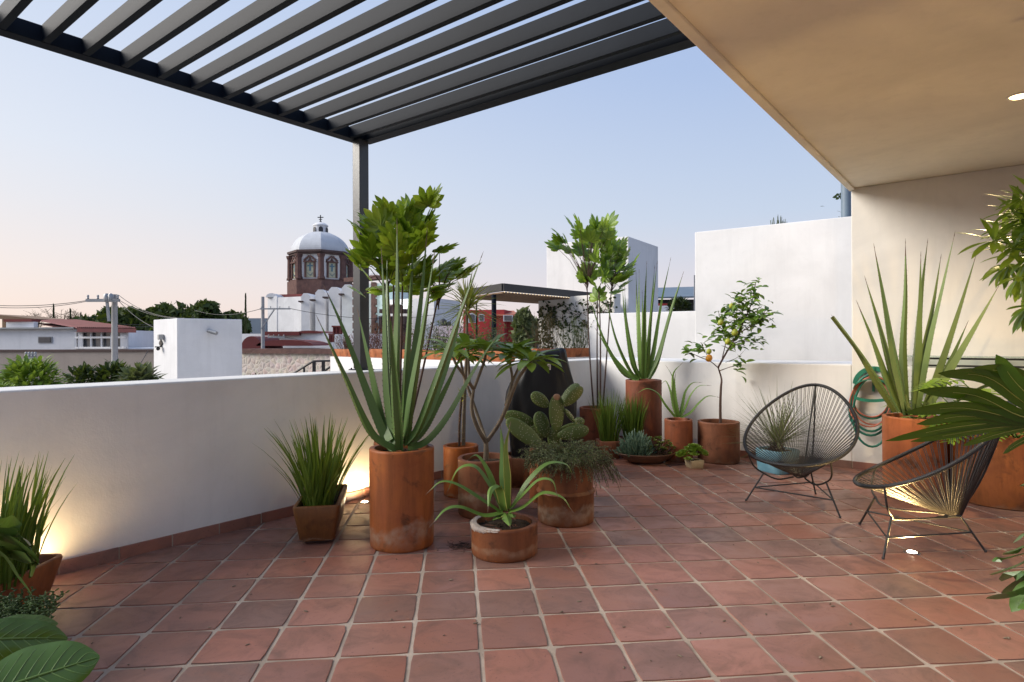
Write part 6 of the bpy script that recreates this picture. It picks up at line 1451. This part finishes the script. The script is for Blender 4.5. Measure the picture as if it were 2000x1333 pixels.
mb = MB(); mb.ell(Kt.lerp(Rt, .5/44)-Vector((0, .05, .19)), Vector((0, 0, .012)), Vector((.010, 0, 0)), Vector((0, .010, 0)), 6, 4); o = mb.build('bulb', emis('string_bulb', (1, .75, .4), 1.0), t)
for k in range(1, 44): q = o.copy(); COL.objects.link(q); q.parent = t; q.location = (Rt-Kt)*(k/44)
# white wall with a climbing vine, warm light
v0, v1 = XY(1052, 15.0), XY(1200, 13.4); mb = MB(); wallbox(mb, v0, v1, .25, GZ, ZZ(1125, 580, 14.4)); q = mb.build('vine_wall', M['cream']); tag(q, 'cream wall under the neighbouring pergola, half covered by a climbing vine', 'wall')
rs = random.Random(5); vm = MB(); vl = MB(); d = (v1-v0).normalized(); nn_ = Vector((d.y, -d.x, 0))
def vp(px, py, off=.03): f = frac(v0, v1, px); p = v0.lerp(v1, f); return Vector((p.x, p.y, ZZ(px, py, p.y)))+nn_*off
for i in range(46):
    x, y = rs.uniform(1062, 1192), rs.uniform(592, 640); a = rs.choice((0, 3.1))+rs.gauss(0, .5); pts = []
    for k in range(9): pts.append(vp(max(1056, min(1196, x)), max(586, min(690, y)))); x += math.cos(a)*5; y += math.sin(a)*4; a += rs.gauss(0, .55)
    vm.tube(pts, .006, 4)
    for p in pts:
        for _ in range(2):
            if rs.random() < .32: vl.oleaf(p+Vector((rs.gauss(0, .05), -.02, rs.gauss(0, .05))), Vector((rs.gauss(0, 1), -.3, rs.gauss(0, 1))), nn_, rs.uniform(.05, .10), .028, .1, .2, 3)
for i in range(190):
    x, y = rs.gauss(1072, 10), rs.uniform(600, 690); vl.oleaf(vp(max(1056, x), y, .06), Vector((rs.gauss(0, 1), -.4, rs.gauss(0, 1))), nn_, rs.uniform(.06, .11), .03, .1, .2, 3)
for i in range(150):
    x, y = rs.choice((1120, 1172))+rs.gauss(0, 11), rs.uniform(628, 690); vl.oleaf(vp(min(1196, x), y, .08), Vector((rs.gauss(0, .6), -.3, rs.gauss(0, 1))), nn_, rs.uniform(.05, .09), .022, .1, .2, 3)
t = thing('climbing_vine', 'sparse dark climbing vine spreading over the cream wall under the neighbouring pergola', 'vine', (v0.x, v0.y, 0)); vm.build('stems', M['barkdk'], t); vl.build('foliage', M['cyp'], t)
# white block with a shaded side, beyond the lower white wall
c = XY(1228, 16.0); a = XY(1068, 17.3); b = XY(1286, 17.8); e = a+b-c
mb = MB(); mb.prism([(p.x, p.y) for p in (a, c, b, e)], GZ, ZZ(1228, 462, 16.0)); q = mb.build('white_block', M['white'], None, None, .012); tag(q, 'tall white windowless block rising behind the neighbouring pergola', 'building')
# dark sheet roof and its neighbours in the gap
t = thing('blue_roofed_shed', 'shed with a blue-grey sheet roof seen in the gap beside the tall white wall', 'building', XY(1322, 32)+Vector((0, 0, GZ)))
Y = 32; mb = MB(); mb.extrude([P(1262, 563, Y+3), P(1400, 559, Y+3), P(1400, 578, Y-1.5), P(1262, 581, Y-1.5)], (0, 0, -.08)); mb.build('roof', M['greysh'], t)
mb = MB(); wallbox(mb, XY(1262, Y), XY(1400, Y), 4, GZ, ZZ(1320, 580, Y)-.15); mb.build('wall', M['tank'], t)
mb = MB(); wallbox(mb, XY(1280, 27), XY(1311, 27), 1.5, GZ, ZZ(1300, 593, 27)); q = mb.build('market_awning', M['redwall']); tag(q, 'dark red awning block under the blue-grey roof', 'awning')
mb = MB(); wallbox(mb, XY(1282, 24), XY(1317, 24), 1, GZ, ZZ(1300, 597.5, 24)); q = mb.build('low_white_wall', M['walld']); tag(q, 'small white wall piece in front of the dark red awning block', 'wall')
bush('dark speckled bush in the gap below the blue-grey roof', 1328, 22, 585, 625, 44, M['cyp'], 500, .2, 15, 'bushes in the gap')
mb = MB(); q = P(1356.5, 538, 20); mb.bar(q, (q.x, q.y, 0), .04, .04, (0, 1, 0)); q = mb.build('thin_mast', M['metal']); tag(q, 'thin pale mast just beside the tall white wall', 'mast')
# round steel pole and leafy twigs above the tall wall, spiky plant on its top
q = P(1652.5, 423, 7.6); mb = MB(); mb.tube([Vector((q.x, q.y, 0)), Vector((q.x, q.y, 5.2))], .058, 16); o = mb.build('steel_pole', pmat('blue_grey_pole', (.12, .17, .22), (.17, .22, .27), 5, .5), None, 60); tag(o, 'blue-grey steel pole rising behind the tall white wall at the roof corner', 'pole')
c = P(1660, 420, 8.3); t = thing('tree', 'leafy tree top half hidden by the blue-grey steel pole', 'tree', (c.x+.3, c.y, GZ), 'trees beyond the roofs'); rs = random.Random(3); mb = MB(); mb.tube([Vector((c.x+.3, c.y, GZ)), Vector((c.x+.2, c.y, 2)), c+Vector((.2, 0, .4))], [.08, .05, .02], 7); mb.build('trunk', M['barkdk'], t, 60)
mb = MB()
for i in range(420): mb.oleaf(c+Vector((rs.gauss(.28, .16), rs.gauss(0, .25), rs.uniform(-1.2, .42))), Vector((rs.gauss(0, 1), rs.gauss(0, 1), rs.gauss(-.3, .7))), Vector((0, 0, 1)), .07, .018, .2, .2, 3)
for i in range(9): mb.oleaf(P(1638+rs.gauss(0, 3), 382+rs.gauss(0, 3), 8.3), Vector((rs.gauss(0, 1), 0, rs.gauss(-.3, .7))), Vector((0, -1, .3)), .06, .02, .2, .2, 3)
mb.build('foliage', M['tree'], t)
c = P(1522, 437, 8.6); t = thing('spiky_plant', 'tiny spiky plant peeping over the top of the tall white wall', 'plant', c+Vector((0, 0, -.3))); mb = MB()
for i in range(34): x = U(-.09, .09); b_ = c+Vector((x, U(-.05, .05), -.28)); mb.tube([b_, b_+Vector((x*.4+U(-.02, .02), 0, U(.26, .40)))], [.006, .003], 5)
mb.build('foliage', M['greyg'], t)
# red house and water tanks
Y = 36; t = thing('red_house', 'red painted house with a white arched window, seen under the neighbouring pergola', 'house', XY(960, Y)+Vector((0, 0, GZ)))
a, b = XY(905, Y), XY(985, Y-.5); mb = MB(); wallbox(mb, a, b, 6, GZ, ZZ(945, 606, Y)); wallbox(mb, XY(985.2, Y+.3), XY(1012, Y+.3), 5, GZ, ZZ(1000, 615, Y)); mb.build('wall', M['redwall'], t)
mb = MB(); mb.extrude([P(955, 614.5, Y-.6), P(1010, 614.5, Y-.6), P(1004, 607, Y+2.5), P(955, 607, Y+2.5)], (0, 0, -.1)); mb.build('roof', pmat('orange_roof', (.48, .16, .09), (.38, .12, .07), 1.5, .8), t)
def archwin(px, w_, y0, y1, Yw):
    cc = XY(px, Yw); W_ = w_*Yw/F/2; z0, z1 = ZZ(px, y1, Yw), ZZ(px, y0, Yw); q = [Vector((cc.x-W_, cc.y, z0)), Vector((cc.x+W_, cc.y, z0))]+[Vector((cc.x+W_*math.cos(math.pi*k/8), cc.y, z1-W_*.5+W_*.5*math.sin(math.pi*k/8))) for k in range(9)]
    return q
mb = MB(); mb.extrude(archwin(922, 15, 612, 631, Y-.8), (0, .2, 0)); wf = mb.build('window', M['walld'], t); mb = MB(); mb.extrude(archwin(922, 11, 614, 629.5, Y-.85), (0, .04, 0)); mb.build('pane', M['glass'], wf)
for px in (941, 992): mb = MB(); wallbox(mb, XY(px-6 if px < 950 else px-9, Y-.8), XY(px+5 if px < 950 else px+10, Y-.8), .2, ZZ(px, 629, Y), ZZ(px, 615 if px < 950 else 617, Y)); wf = mb.build('window', M['walld'], t); mb = MB(); wallbox(mb, XY(px-4.6 if px < 950 else px-7, Y-.86), XY(px+3.6 if px < 950 else px+8, Y-.86), .04, ZZ(px, 627.6, Y), ZZ(px, 616.5 if px < 950 else 618, Y)); mb.build('pane', M['glass'], wf)
mb = MB(); wallbox(mb, XY(845, 40), XY(905, 40), 4, GZ, ZZ(870, 637, 40)); q = mb.build('flat_roof_house', M['walld']); tag(q, 'low pale flat-roofed house carrying the black water tanks', 'house')
for k, (px, w_, lab) in enumerate(((866, 13, 'larger black water tank on the pale flat roof'), (877, 9, 'smaller black water tank on the pale flat roof'))):
    c = XY(px, 40.8); r_ = w_/2*40.8/F; mb = MB(); h_ = ZZ(px, 623 if k == 0 else 628, 40.8)-ZZ(870, 637, 40); mb.lathe([(r_, 0), (r_, h_*.3), (r_*1.04, h_*.33), (r_, h_*.36), (r_, h_*.75), (r_*.6, h_*.93), (r_*.3, h_), (.02, h_)], (c.x, c.y, ZZ(870, 637, 40)), 16); q = mb.build('water_tank', M['tank'], None, 40); tag(q, lab, 'water tank', 'black water tanks')
cypress('slim dark conifer beside the red house', 931, 30, 592, 9, 8)
tree('feathery grey-green tree beside the red house, under the pergola', 1036, 24, 596, 690, 66, M['greyg'], 1500, .22, 71)
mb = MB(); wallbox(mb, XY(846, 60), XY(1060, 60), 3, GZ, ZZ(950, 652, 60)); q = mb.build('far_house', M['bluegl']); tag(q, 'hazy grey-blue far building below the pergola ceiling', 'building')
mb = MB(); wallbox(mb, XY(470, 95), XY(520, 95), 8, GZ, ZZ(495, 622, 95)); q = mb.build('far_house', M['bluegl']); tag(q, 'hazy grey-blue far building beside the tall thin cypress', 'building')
